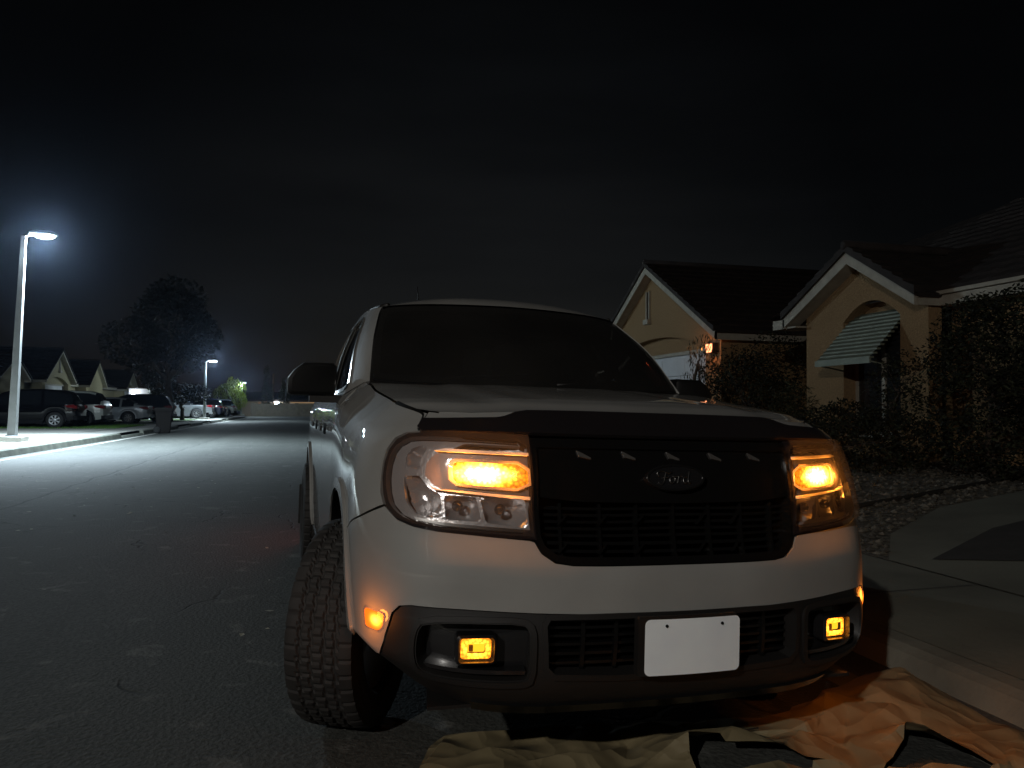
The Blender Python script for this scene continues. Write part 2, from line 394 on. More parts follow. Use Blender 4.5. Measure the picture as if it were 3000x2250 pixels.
HL = [(.441,.801),(.449,.877),(.450,.953),(.450,1.029),(.449,1.078),(.569,1.082),(.70,1.084),(.79,1.084),(.85,1.080),(.895,1.062),(.92,1.03),(.929,.99),(.926,.95),(.913,.905),(.893,.870),(.85,.842),(.794,.826),(.714,.815),(.577,.806)]
def arch(uc, ru, rw, a0, a1, n=22, wc=.39): return [(uc+ru*cos(radians(a0+(a1-a0)*i/n)), wc+rw*sin(radians(a0+(a1-a0)*i/n))) for i in range(n+1)]

# painted bumper
GL = [(.448,1.081),(.449,.877),(.439,.796),(.42,.762),(.382,.735),(.332,.727),(.25,.7265)]   # left half of the grille opening, top to bottom
BU = [(.25,.7245),(.332,.725),(.384,.732),(.424,.758),(.443,.788),(.458,.792),(.577,.799),(.714,.808),(.794,.819),(.85,.834),(.906,.868),(.994,.841),(1.099,.808),(1.18,.785),(1.258,.755)]
BU += arch(1.60,.5,.49,134,176,10)[1:]
BU += [(1.07,.404),(.94,.384),(.922,.396),(.898,.505),(.868,.572),(.84,.595),(.80,.601),(.65,.599),(.45,.595),(.25,.5935)]
bump_poly = BU+mir(BU)
bumper = patch('bumper', S, bump_poly, PAINT, truck, thick=.012)
# lip where the bumper turns in under the grille
lipL = [(.448,.80),(.43,.76),(.388,.728),(.332,.719),(.0,.716)]
lip = lipL+[(-a, b) for a, b in reversed(lipL[:-1])]
GRB = mat('grille_black', (.006,.006,.006), .14, spec=.4)
# grille opening
grille = empty('grille'); grille.parent = truck; bpy.data.objects.remove(grille)
G = [(.449,1.080),(.451,.877),(.444,.80),(.428,.766),(.388,.738),(.332,.7285)]
gp = G+mir(G)
gback = patch('grille', S, gp, DARK, truck, off=-.075, thick=.004)
def gsub(*a, **k):
    return patch(a[0], S, a[1], a[2], gback, **k)
ring = inset(gp, .022)
gsub('surround', gp, GRB, off=-.004, thick=.05, holes=[ring])
# broad centre bar with grey chips painted as the reflections along its top edge
CBp = [(.449,1.062),(.449,.918),(.30,.905),(0,.900)]
CBp = CBp+mir(CBp)[1:]
gsub('centre_bar', CBp, GRB, off=-.014, thick=.05)
for x in (-.30,-.155,-.01,.135,.28):
    gsub('chip', [(x,1.052),(x+.040,1.028),(x+.040,1.022),(x+.006,1.030)], mat('chip_grey', (.07,.065,.06), .4) if 'chip_grey' not in bpy.data.materials else bpy.data.materials['chip_grey'], off=-.008, thick=.006, grid=(.2,.2))  # grey chips stand in for reflections on the bar
for w in (.885,.866,.847,.828,.809,.790,.771,.752):
    half = .43 if w > .80 else .40 if w > .765 else .36
    gsub('slat', [(-half,w-.004),(half,w-.004),(half,w+.004),(-half,w+.004)], GRB, off=-.036, thick=.022, grid=(.05,.2))
for x in (-.36,-.24,-.12,0,.12,.24,.36):
    gsub('upright', [(x-.005,.735),(x+.005,.735),(x+.005,.90),(x-.005,.90)], GRB, off=-.028, thick=.02, grid=(.2,.05))
for x in (-.34,-.22,.10,.22,-.10):
    gsub('brace', [(x,.87),(x+.006,.87),(x-.024,.838),(x-.030,.838)], GRB, off=-.018, thick=.012, grid=(.2,.2))
    gsub('brace', [(x-.002,.79),(x+.004,.79),(x-.026,.762),(x-.032,.762)], GRB, off=-.018, thick=.012, grid=(.2,.2))
# oval badge with the script lettering
bc = (0.0, .970)
oval = [(bc[0]+.096*cos(t*2*pi/40), bc[1]+.036*sin(t*2*pi/40)) for t in range(40)]
badge = patch('badge', S, oval, GLOSSB, truck, off=.008, thick=.022, grid=(.03,.03))
CHROMED = mat('darkened_chrome', (.34,.33,.32), .28, 1)
patch('badge_rim', S, [(bc[0]+.094*cos(t*2*pi/40), bc[1]+.0345*sin(t*2*pi/40)) for t in range(40)], CHROMED, badge, off=.011, thick=.004,
      holes=[[(bc[0]+.088*cos(t*2*pi/40), bc[1]+.030*sin(t*2*pi/40)) for t in range(40)]], grid=(.03,.03))
def stroke(pts, n=5):
    out = []
    for i in range(len(pts)-1):
        p0, p1, p2, p3 = pts[max(i-1, 0)], pts[i], pts[i+1], pts[min(i+2, len(pts)-1)]
        for k in range(n): out.append(cr(p0, p1, p2, p3, k/n))
    out.append(pts[-1]); return out
letters = [
    [(-.058,.005),(-.062,.013),(-.050,.019),(-.034,.015),(-.022,.013),(-.012,.017)],           # F top flourish
    [(-.034,.015),(-.039,.003),(-.045,-.010),(-.054,-.016),(-.062,-.011)],                      # F stem
    [(-.047,.001),(-.036,.002),(-.026,.004)],                                                  # F bar
    [(-.014,.005),(-.022,.001),(-.024,-.007),(-.018,-.012),(-.009,-.008),(-.007,.000),(-.013,.005),(-.006,.004),(.001,.005)],  # o
    [(.001,.005),(.006,.006),(.005,.001),(.000,-.011)],[(.003,-.003),(.010,.005),(.016,.006),(.018,.003)],                      # r
    [(.034,.004),(.026,.004),(.021,-.003),(.022,-.010),(.028,-.012),(.034,-.006),(.040,.006),(.045,.019)],[(.040,.006),(.036,-.006),(.039,-.012),(.046,-.010)]]  # d
mb = MB()
for L in letters:
    pts = []
    for a, b in stroke(L):
        p = Vector(S.P(bc[0]+a, bc[1]+b*1.05)) if abs(bc[0]+a) > 1e-4 else Vector(S.P(1e-4, bc[1]+b*1.05)); pts.append(p+Vector((0, -.0125, .001)))
    mb.tube(pts, .0016, 6)
mb.build('lettering', CHROMED, badge)

# smoked hood shield along the front edge
SH = [(.20,1.084),(.79,1.088),(.812,1.105),(.805,1.136),(.53,1.136),(.505,1.140),(.47,1.155),(.43,1.162),(.20,1.163)]
patch('hood_shield', S, SH+mir(SH), SHIELD, truck, off=.010, thick=.012)

# hood: painted front strip on the body surface, then the top skin
HS = [(.46,1.164),(.50,1.148),(.535,1.139),(.808,1.139),(.812,1.164)]
hood_front = [(.806,1.164)]+[(.808,1.137),(.53,1.137),(.20,1.137)]
hood_front = hood_front+mir(hood_front)
nI, nJ = 40, 44
yf_tab = [(0,.28),(.25,.285),(.44,.30),(.59,.34),(.69,.405),(.742,.47)]
def itab(T, x):
    for (a, b), (c, d) in zip(T, T[1:]):
        if x <= c: return b+(d-b)*(x-a)/(c-a)
    return T[-1][1]
def sst(a, b, x):
    t = min(max((x-a)/(b-a), 0), 1); return t*t*(3-2*t)
def hood_pt(f, j):
    u = .885+(2.06-.885)*j
    e_ = S.P(u, 1.163)
    x = f*e_[0]; fa = abs(f)
    yf = itab(yf_tab, fa*.742)
    ye0 = S.P(.885, 1.163)[1]
    bow0 = ye0-yf; bow1 = .20*(1-fa*fa)
    y = e_[1]-(bow0*(1-j)+bow1*j)
    zc = 1.163+.100*(min(max((y-.28)/.99, 0), 1))**.78
    zf = 1.150+(1.163-1.150)*(1-fa**3)
    ze = e_[2]
    g = 1-fa**2.6
    z = ze+(zc-ze)*g if j > 0 else ze+(zf-ze)*g
    blend = min(j*8, 1)
    z0 = itab([(0,1.163),(.44,1.160),(.59,1.152),(.69,1.152),(.742,1.160)], fa*.742)
    z = z0*(1-blend)+z*blend
    z += .012*sst(.66, .56, fa)*sst(0, .25, j)*(1-.3*j)+.004*sst(.40,.34,fa)*sst(.1,.5,j)
    return Vector((x, y, z))
mb = MB(); vs = []
for j in range(nJ+1):
    for i in range(nI+1): vs.append(hood_pt(-1+2*i/nI, j/nJ))
fs = [(j*(nI+1)+i, j*(nI+1)+i+1, (j+1)*(nI+1)+i+1, (j+1)*(nI+1)+i) for j in range(nJ) for i in range(nI)]
mb.add(vs, fs, 0, True)
# front skirt of the hood down to the shield
sk = []
nS = 36
for i in range(nS+1):
    p = hood_pt(-.92+1.84*i/nS, 0); sk.append(p)
    q = Vector((p.x*1.0, p.y-.045, p.z-.030)); sk.append(q)
mb.add(sk, [(2*i, 2*i+1, 2*i+3, 2*i+2) for i in range(nS)], 0, True)
hood = mb.build('hood', PAINT, truck)
patch('hood_edge', S, HS, PAINT, hood, thick=.01); patch('hood_edge', S, mir(HS), PAINT, hood, thick=.01)

for sg in (1, -1):
    bar('shut_line', S, [(sg*a, b) for a, b in chaikin([(.800,1.088),(.814,1.108),(.817,1.140),(.832,1.158),(.90,1.1615),(1.2,1.1615)], 2, False)], .006, .004, DARK, hood, off=.0015)
# fenders, doors, bed sides
af = arch(1.60,.5,.49,176,131,10)
FE = [(.912,.8735),(.93,.903),(.938,.95),(.942,.99),(.934,1.035),(.908,1.070),(.858,1.090),(.80,1.092),(.817,1.11),(.816,1.159)]
FE += [(.90,1.160),(1.1,1.160),(1.372,1.160),(1.672,1.160),(2.0,1.160),(2.10,1.164),(2.165,1.164),(2.165,.30),(2.12,.30),(2.10,.39)]
FE += arch(1.60,.5,.49,0,131,26)[1:]
FE += [(1.255,.762),(1.18,.790),(1.10,.814),(.995,.848)]
fen = pair('fender', S, FE, PAINT, truck, thick=.014)
for fo, sgn in zip(fen, (1, -1)):
    lipp = arch(1.60,.503,.493,-2,182,36)+arch(1.60,.47,.46,182,-2,36)
    patch('arch_lip', S, lipp if sgn > 0 else mir(lipp), PAINT, fo, off=.010, thick=.03)
    inner = arch(1.60,.47,.46,-2,182,36)+arch(1.60,.462,.452,182,-2,36)
    patch('arch_liner', S, inner if sgn > 0 else mir(inner), DARK, fo, off=.004, thick=.34)
DF = rc([(2.171,1.164),(3.085,1.164),(3.085,.375),(2.171,.375)], .03, 2)
DR = rc([(3.091,1.164),(3.99,1.164),(3.99,.62),(3.93,.52),(3.90,.375),(3.091,.375)], .03, 2)
BD = [(3.996,1.164),(5.58,1.164),(5.58,.40),(5.20,.39)]+arch(4.69,.5,.49,0,180,26)[1:]+[(4.19,.375),(3.996,.375)]
def handle(surf, u, w, parent, sg):
    a = [(u,w-.012),(u+.20,w-.012),(u+.20,w+.014),(u,w+.014)]
    patch('handle', surf, a if sg > 0 else mir(a), CLAD, parent, off=.030, thick=.012)
    b = [(u-.01,w-.03),(u+.17,w-.03),(u+.17,w+.03),(u-.01,w+.03)]
    b = rc(b, .3)
    patch('handle_recess', surf, b if sg > 0 else mir(b), DARK, parent, off=.002, thick=.004)
for sg in (1, -1):
    f_ = (lambda P: P) if sg > 0 else mir
    d1 = patch('door', S, f_(DF), PAINT, truck, thick=.014); handle(S, 2.80, 1.02, d1, sg)
    d2 = patch('door', S, f_(DR), PAINT, truck, thick=.014); handle(S, 3.72, 1.02, d2, sg)
    patch('bed_side', S, f_(BD), PAINT, truck, thick=.014)
    patch('rocker_panel', S, f_([(2.12,.30),(4.19,.30),(4.19,.37),(2.12,.37)]), CLAD, truck, off=.006, thick=.02)
    lipp = arch(4.69,.503,.493,-2,182,30)+arch(4.69,.47,.46,182,-2,30)
    patch('arch_lip', S, f_(lipp), PAINT, truck, off=.012, thick=.03)
    inner = arch(4.69,.47,.46,-2,182,30)+arch(4.69,.462,.452,182,-2,30)
    patch('arch_liner', S, f_(inner), DARK, truck, off=.004, thick=.34)
    # mud flap behind each wheel
    for yy in (1.52, 4.60):
        m_b = MB(); m_b.box((sg*.97 if sg < 0 else .70, yy, .20), (-.70 if sg < 0 else .97, yy+.012, .52)); m_b.build('mud_flap', RUBBER, truck)
# dark inner body behind the panel gaps and the cavity under the bonnet
inn = [(0.44,.74),(.95,.80),(1.05,.80),(1.09,.84)]
for sg in (1, -1):
    f_ = (lambda P: P) if sg > 0 else mir
    patch('inner_body', S, f_([(.86,.85),(1.0,.80),(1.14,.76),(1.24,.86),(1.5,.93),(2.0,.85),(2.13,.32),(5.5,.42),(5.5,1.15),(.82,1.15),(.80,1.10)]+[]), DARK, truck, off=-.020, thick=.002, grid=(.12,.12)) if False else None
mb = MB()
mb.box((-.62,.35,.34),(.62,4.9,.60)); mb.box((-.80,1.60,.30),(.80,3.5,.62)); mb.box((-.70,.45,.55),(.70,1.25,1.02)); mb.box((-.82,1.56,.60),(.82,3.45,1.12))
mb.box((-.80,3.60,.62),(.80,3.66,1.16)); mb.box((-.82,4.86,.62),(.82,4.92,1.12)); mb.box((-.78,3.62,.60),(.78,4.90,.66))
mb.build('chassis', DARK, truck)
# rear end
mb = MB(); mb.box((-.86,4.93,.50),(.86,4.97,1.16)); mb.build('tailgate', PAINT, truck)
for sg in (1, -1):
    f_ = (lambda P: P) if sg > 0 else mir
    mb = MB(); mb.box((min(sg*.77, sg*.86), 4.97, .84), (max(sg*.77, sg*.86), 5.02, 1.10)); mb.build('tail_lamp', mat('tail_red', (.35,.01,.008), .2, emit=(1,.03,.01), es=1.5) if 'tail_red' not in bpy.data.materials else bpy.data.materials['tail_red'], truck)

# lower black cladding with fog pockets and the lower grille
FP = [(.762,.562),(.60,.567),(.478,.568),(.457,.55),(.455,.50),(.457,.425),(.48,.412),(.642,.406),(.76,.400),(.79,.42),(.797,.47),(.788,.53)]
FPo = chaikin(FP, 1)
LG = [(.402,.580),(.414,.56),(.408,.45),(.385,.432),(0.2,.425)]
lgp = [(.2,.584)]+LG; lgp = lgp+mir(lgp)
CL = [(.25,.5905),(.45,.592),(.65,.596),(.80,.598),(.835,.592),(.862,.570),(.893,.504),(.917,.393),(.94,.380),(1.07,.398),(1.10,.402),(1.10,.375),(1.0,.345),(.88,.325),(.75,.312),(.55,.302),(.25,.300)]
patch('lower_bumper', S, CL+mir(CL), CLAD, truck, off=-.003, thick=.016, holes=[FPo, mir(FPo), lgp], grid=(.05,.035))
air = patch('air_dam', S, [(-.62,.300),(.62,.300),(.62,.335),(-.62,.335)], GRB, truck, off=.006, thick=.02)
mb = MB(); mb.add([(-.72,.20,.305),(.72,.20,.305),(.62,.75,.27),(-.62,.75,.27),(-.72,.20,.315),(.72,.20,.315),(.62,.75,.28),(-.62,.75,.28)], [(0,1,2,3),(7,6,5,4),(0,4,5,1),(1,5,6,2),(2,6,7,3),(3,7,4,0)]); mb.build('skid_plate', CLAD, truck)
lgr = patch('lower_grille', S, lgp, DARK, truck, off=-.07, thick=.003)
patch('frame', S, inset(lgp, -.012), CLAD, lgr, off=.003, thick=.05, holes=[inset(lgp, .004)])
for w in (.45,.475,.50,.525,.55,.572):
    patch('slat', S, [(-.40,w-.004),(.40,w-.004),(.40,w+.004),(-.40,w+.004)], GRB, lgr, off=-.036, thick=.02, grid=(.05,.2))
for x in (-.30,-.20,.20,.30):
    patch('upright', S, [(x-.006,.435),(x+.006,.435),(x+.006,.58),(x-.006,.58)], GRB, lgr, off=-.030, thick=.02, grid=(.2,.05))

FOG_A = None
def fog_side(sg):
    f_ = (lambda P: P) if sg > 0 else mir
    pk = patch('fog_lamp_pocket', S, f_(FPo), GLOSSB, truck, off=-.055, thick=.003)
    patch('pocket_rim', S, f_(inset(FPo, -.014)), CLAD, pk, off=.006, thick=.010, holes=[f_(inset(FPo, .002))])
    patch('pocket_wall', S, f_(inset(FPo, -.001)), CLAD, pk, off=.0, thick=.056, holes=[f_(inset(FPo, .006))])
    patch('pocket_shelf', S, f_([(.47,.430),(.76,.418),(.775,.432),(.47,.440)]), GLOSSB, pk, off=-.012, thick=.045)
    c = Vector(S.P(sg*.610, .492)); n = Vector(S.N(.610, .492)); 
    if n.y > 0: n = -n
    n.x = abs(n.x)*sg*.35; n.z = 0; n.normalize()      # the lamp looks nearly straight ahead
    c = c-n*.015
    up = Vector((0,0,1)); rt = n.cross(up).normalized()
    rot = Matrix((rt, n, up)).transposed().to_4x4(); rot.translation = c
    def lo(name, mb_, m, par=None, **k):
        o = mb_.build(name, m, par, **k); return o
    fl = empty('fog_lamp'); fl.parent = pk; fl.matrix_local = rot
    # local: x right, y out, z up
    def rr(w_, h_, r_, n_=4):
        P = []
        for cx, cz, a0 in ((w_-r_, h_-r_, 0), (-w_+r_, h_-r_, 90), (-w_+r_, -h_+r_, 180), (w_-r_, -h_+r_, 270)):
            for k in range(n_+1): a = radians(a0+90*k/n_); P.append((cx+r_*cos(a), cz+r_*sin(a)))
        return P
    m1 = MB(); P = rr(.058, .041, .014); Q = rr(.050, .034, .010)
    nn = len(P); vs = [(a, .016, b) for a, b in P]+[(a, .022, b) for a, b in Q]+[(a, -.030, b) for a, b in P]+[(a*.9, -.020, b*.9) for a, b in Q]
    fs = [(i, (i+1) % nn, nn+(i+1) % nn, nn+i) for i in range(nn)]+[(i, (i+1) % nn, 2*nn+(i+1) % nn, 2*nn+i) for i in range(nn)]+[(nn+i, nn+(i+1) % nn, 3*nn+(i+1) % nn, 3*nn+i) for i in range(nn)]+[tuple(3*nn+i for i in range(nn))]
    m1.add(vs, fs, 0, False); b1 = lo('fog_lamp_housing', m1, GLOSSB, pk); b1.matrix_local = rot
    em = lamp_mat('fog_glow', (1, .42, .03), (1, .20, .005), (0, 0, 0), (.075, 1, .05), 9, 2.0, 1.0, cells=110) if 'fog_glow' not in bpy.data.materials else bpy.data.materials['fog_glow']
    m2 = MB(); Pq = rr(.043, .028, .009); Pi = rr(.026, .013, .006); k_ = len(Pq)
    m2.add([(a, .004, b) for a, b in Pq]+[(a, .008, b+.002) for a, b in Pi], [(i, (i+1) % k_, k_+(i+1) % k_, k_+i) for i in range(k_)])
    b2 = lo('light_ring', m2, em, b1)
    m3 = MB(); m3.add([(a, -.004, b+.002) for a, b in Pi], [tuple(range(k_))]); lo('reflector', m3, emis('fog_core', (1,.42,.015), 2.0) if 'fog_core' not in bpy.data.materials else bpy.data.materials['fog_core'], b1)
    m4 = MB(); m4.prism(rr(.006, .009, .002), lambda a, b, d: (a+.014, d, b+.001), -.003, .004); lo('bulb_shield', m4, mat('bulb_shield', (.25,.12,.01), .4) if 'bulb_shield' not in bpy.data.materials else bpy.data.materials['bulb_shield'], b1)
    m5 = MB(); m5.add([(a, .021, b) for a, b in Q], [tuple(range(nn))]); lo('lens', m5, LENS, b1)
    bpy.data.objects.remove(fl)
fog_side(1); fog_side(-1)

# side marker lamps
MK = rc([(1.0,.565),(.898,.563),(.908,.527),(.925,.512),(.995,.512)], .18, 2)
mk_m = lamp_mat('marker_glow', (1,.30,.02), (1,.09,.004), (0,0,0), (1,1,1), 4.0, 1.4)
for sg in (1, -1):
    f_ = (lambda P: P) if sg > 0 else mir
    c = S.P(sg*.935, .54)
    mm = lamp_mat('marker_glow', (1,.40,.03), (1,.13,.006), c, (.05,.06,.035), 9, 2.2)
    mk = patch('side_marker', S, f_(MK), mm, truck, off=.002, thick=.012, grid=(.02,.02))
    patch('lens', S, f_(inset(MK,-.004)), LENS, mk, off=.004, thick=0, grid=(.03,.03))

# headlights
TAB = [(.455,1.024),(.60,1.028),(.728,1.029),(.750,1.016),(.768,.995),(.770,.966),(.745,.945),(.716,.931),(.60,.926),(.455,.918)]
AMB = [(.676,.985),(.672,.998),(.662,1.003),(.60,1.0035),(.487,1.002),(.460,.984),(.458,.953),(.489,.938),(.60,.941),(.662,.947),(.674,.957)]
CH1 = [(.716,.915),(.708,.846),(.800,.857),(.838,.890),(.850,.93),(.855,.962),(.795,.965),(.76,.935)]
CHA = [(.706,.914),(.612,.912),(.594,.842),(.700,.846)]
CHB = [(.600,.912),(.470,.912),(.457,.826),(.582,.840)]
UPO = [(.856,.980),(.862,1.02),(.84,1.045),(.80,1.060),(.772,1.052),(.795,1.01),(.796,.980)]
GUI = [(.642,1.068),(.458,1.066),(.458,1.034),(.70,1.038)]
LEDGE = mat('light_guide_plastic', (.75,.68,.58), .35)
def headlight(sg):
    f_ = (lambda P: P) if sg > 0 else mir
    hl = patch('headlight', S, f_(inset(HL, .004)), BEZEL, truck, off=-.085, thick=.003)
    patch('bezel', S, f_(inset(HL, -.006)), SHIELD, hl, off=-.002, thick=.080, holes=[f_(inset(chaikin(HL, 1), .009))])
    # chrome surround with the chambers cut out
    sur = inset(HL, .011)
    patch('reflector', S, f_(sur), SATIN, hl, off=-.024, thick=.014, holes=[f_(rc(CH1, .15, 2)), f_(rc(CHA, .12, 2)), f_(rc(CHB, .12, 2)), f_(rc(UPO, .15, 2)), f_(rc(GUI, .1, 2)), f_(TAB)], grid=(.04,.03))
    for C_, d, nm in ((CH1, .055, 'outer_bowl'), (CHA, .060, 'beam_bowl'), (CHB, .060, 'beam_bowl'), (UPO, .045, 'corner_bowl'), (GUI, .035, 'light_guide')):
        cu = sum(p[0] for p in C_)/len(C_); cw = sum(p[1] for p in C_)/len(C_)
        half = max(max(abs(p[0]-cu) for p in C_), max(abs(p[1]-cw) for p in C_))
        def bowl(u, w, cu=cu, cw=cw, half=half, d=d):
            r = min(math.hypot((abs(u)-cu)/half, (w-cw)/(half*.8)), 1.2)
            fac = .004*sin(u*240)*sin(w*260) if d > .05 else .002*sin(u*300)
            return -.026-(d)*(1-min(r, 1)**2)+fac
        patch(nm, S, f_(inset(rc(C_, .12, 2), -.002)), SATIN if nm != 'light_guide' else CHROME, hl, thick=0, offfn=bowl, grid=(.012,.010))
    if True:
        for C_ in (CHA, CHB):
            cu = sum(p[0] for p in C_)/4; cw = sum(p[1] for p in C_)/4
            p = Vector(S.P(sg*cu, cw))+Vector((0, .045, 0)); mb = MB()
            mb.lathe([(0,-.020),(.010,-.018),(.016,-.008),(.017,0)], 16, lambda a, b, h: (p.x+a, p.y+h, p.z+b)); mb.build('projector', glass_mat('projector_glass', (.8,.8,.85), .3, .03, 1.8) if 'projector_glass' not in bpy.data.materials else bpy.data.materials['projector_glass'], hl)
    tab = patch('lamp_tab', S, f_(TAB), BEZEL, hl, off=-.016, thick=.05, grid=(.03,.03))
    # bright ledges above and below the tab
    patch('ledge', S, f_([(.455,1.036),(.70,1.041),(.735,1.033),(.70,1.031),(.455,1.027)]), LEDGE, hl, off=-.001, thick=.018)
    patch('ledge', S, f_([(.455,.915),(.60,.923),(.716,.928),(.75,.937),(.735,.926),(.60,.916),(.455,.906)]), LEDGE, hl, off=-.001, thick=.018)
    patch('ledge', S, f_([(.455,.823),(.58,.830),(.70,.837),(.80,.849),(.79,.840),(.70,.828),(.58,.821),(.452,.814)]), CHROME, hl, off=-.010, thick=.015)
    hot = Vector(S.P(sg*.585, .972))
    am = lamp_mat('amber_glow', (1,.50,.10), (1,.22,.006), tuple(hot), (.115,.30,.050), 60, 1.8, 1.35, cells=95)
    patch('turn_lamp', S, f_(AMB), am, hl, off=-.004, thick=.02, grid=(.012,.012))
    fr = [(.690,.990),(.684,1.006),(.664,1.011),(.60,1.0115),(.487,1.010),(.453,.990),(.451,.947),(.489,.930),(.60,.933),(.666,.939),(.686,.954)]
    patch('lamp_frame', S, f_(fr), BEZEL, hl, off=-.001, thick=.02, holes=[f_(AMB)], grid=(.03,.03))
    patch('lens', S, f_(inset(HL, .002)), LENS, hl, off=.016, thick=0, grid=(.04,.03))
headlight(1); headlight(-1)
# each lamp's own light: inside the headlight, forward from it, and at the side markers
for sg in (1, -1):
    for kind_, e_, off_, sz, uu in (('POINT', 4.0, .010, .012, .50), ('POINT', 4.0, .010, .012, .66), ('SPOT', 14.0, .035, .03, .585)):
        ld = bpy.data.lights.new('turn_lamp_light', kind_); ld.energy = e_; ld.color = (1, .30, .035); ld.shadow_soft_size = sz
        if kind_ == 'SPOT': ld.spot_size = radians(160); ld.spot_blend = 1.0
        lo_ = bpy.data.objects.new('turn_lamp_light', ld); COL.objects.link(lo_); lo_.parent = truck
        n_ = Vector(S.N(uu, .972)); n_ = n_ if n_.y < 0 else -n_; n_.x = abs(n_.x)*sg
        lo_.location = Vector(S.P(sg*uu, .972))+n_*off_
        lo_.rotation_euler = Vector((0, -1, -.12)).to_track_quat('-Z', 'Y').to_euler()
    ld = bpy.data.lights.new('marker_light', 'POINT'); ld.energy = .5 if sg < 0 else 2.6; ld.color = (1, .26, .03); ld.shadow_soft_size = .02
    lo_ = bpy.data.objects.new('marker_light', ld); COL.objects.link(lo_); lo_.parent = truck; p = Vector(S.P(sg*.95, .54)); lo_.location = p+Vector((sg*.05, -.02, 0))

for sg in (1, -1):      # tail lamps spill red on the road behind
    ld = bpy.data.lights.new('tail_lamp_light', 'POINT'); ld.energy = 6; ld.color = (1, .10, .03); ld.shadow_soft_size = .05
    lo_ = bpy.data.objects.new('tail_lamp_light', ld); COL.objects.link(lo_); lo_.parent = truck; lo_.location = (sg*.84, 5.12, .95)
# licence plate
mb = MB()
def rrect(w_, h_, r_, n_=5):
    P = []
    for cx, cz, a0 in ((w_-r_, h_-r_, 0), (-w_+r_, h_-r_, 90), (-w_+r_, -h_+r_, 180), (w_-r_, -h_+r_, 270)):
        for k in range(n_+1): a = radians(a0+90*k/n_); P.append((cx+r_*cos(a), cz+r_*sin(a)))
    return P
mb.prism(rrect(.158,.083,.006), lambda a, b, d: (a+.0, .004+d+.30*a*a, b+.506), .002, .030)
hold = mb.build('plate_holder', CLAD, truck)
Pp = rrect(.1525, .0785, .016, 4)
bmv = []
nx = 24
mb = MB()
fr_ = []
pl = tessellate_polygon([[Vector((a, b, 0)) for a, b in Pp]])
bm = bmesh.new(); vv = [bm.verts.new((a, b, 0)) for a, b in Pp]
for t in pl: bm.faces.new([vv[i] for i in t])
for k in range(1, 12):
    bmesh.ops.bisect_plane(bm, geom=bm.verts[:]+bm.edges[:]+bm.faces[:], plane_co=(-.1525+.305*k/12, 0, 0), plane_no=(1, 0, 0))
for v in bm.verts: v.co = Vector((v.co.x+.008, -.006+.30*v.co.x*v.co.x, v.co.y+.506))
me = bpy.data.meshes.new('plate'); bm.to_mesh(me); bm.free(); me.materials.append(PLATE)
plate = link('licence_plate', me, truck)
for x in (-.088, .090):
    mb = MB(); mb.lathe([(0,0),(.0045,0),(.0045,.002)], 12, lambda a, b, h: (x+.008+a, -.0075+.30*x*x-h, .506+.0600+b)); mb.build('bolt', DARK, plate)

# cab
WS = [(.2,.012),(.62,.012),(.745,.02),(.762,.05),(.757,.30),(.748,.57),(.735,.600),(.70,.608),(.2,.610)]
WSp = WS+mir(WS)
W1 = rc([(1.00,.040),(1.60,.035),(1.60,.545),(1.09,.545),(1.04,.50),(1.005,.30)], .10, 3)
W2 = rc([(1.66,.035),(2.10,.035),(2.02,.545),(1.66,.545)], .10, 3)
CBODY = [(.770,.0),(1.0,0),(1.6,0),(2.16,0),(2.45,0),(2.45,.62),(2.1,.62),(1.6,.62),(1.0,.62),(.742,.62),(.758,.57),(.767,.30),(.770,.05)]
for sg in (1, -1):
    f_ = (lambda P: P) if sg > 0 else mir
    cbp = patch('cab_side', CB, f_(CBODY), PAINT, truck, thick=.03, holes=[f_(W1), f_(W2)], grid=(.08,.08))
    for W_ in (W1, W2):
        wo = patch('side_window', CB, f_(inset(W_, -.004)), SGLASS, truck, off=-.008, thick=0, grid=(.1,.1))
        patch('window_trim', CB, f_(inset(W_, -.020)), CHROME, wo, off=.008, thick=.012, holes=[f_(inset(W_, .004))], grid=(.1,.1))
patch('rear_wall', CB, [(2.45,0),(3.078,0),(3.078,.62),(2.45,.62)], PAINT, truck, thick=.03, holes=[rc([(2.55,.06),(3.0,.06),(3.0,.54),(2.55,.54)], .1)], grid=(.1,.1))
patch('rear_wall', CB, mir([(2.45,0),(3.078,0),(3.078,.62),(2.45,.62)]), PAINT, truck, thick=.03, holes=[mir(rc([(2.55,.06),(3.0,.06),(3.0,.54),(2.55,.54)], .1))], grid=(.1,.1))
rg = patch('rear_window', CB, [(2.54,.05),(3.078,.05),(3.078,.55),(2.54,.55)], SGLASS, truck, off=-.012, thick=0, grid=(.1,.1)); patch('rear_window', CB, mir([(2.54,.05),(3.078,.05),(3.078,.55),(2.54,.55)]), SGLASS, truck, off=-.012, thick=0, grid=(.1,.1))
ws = patch('windscreen', CB, WSp, WGLASS, truck, off=-.004, thick=0, grid=(.06,.05))
patch('windscreen_band', CB, inset(WSp, -.008), GLOSSB, ws, off=-.009, thick=.004, holes=[rc(inset(WSp, .045), .12, 3)], grid=(.08,.08))
# cowl between hood and windscreen
mb = MB(); cv = []
for i in range(21):
    f = -1+2*i/20; p = hood_pt(f, 1.0); x = f*.765; q = Vector((x, 1.27+.22*(abs(x)/.775)**2+.02, 1.262+.02*abs(f)))
    cv += [p+Vector((0,0,-.012)), q]
mb.add(cv, [(2*i, 2*i+2, 2*i+3, 2*i+1) for i in range(20)], 0, True); mb.build('cowl', CLAD, truck)
for sx in (-.62, .05):
    mb = MB(); pts = []
    for k in range(9):
        x = sx+.56*k/8; yy = 1.30+.21*(abs(x)/.775)**2+.012*k; pts.append((x, yy+.01, 1.288+.006*k))
    mb.tube(pts, .007, 6); mb.build('wiper', CLAD, truck)
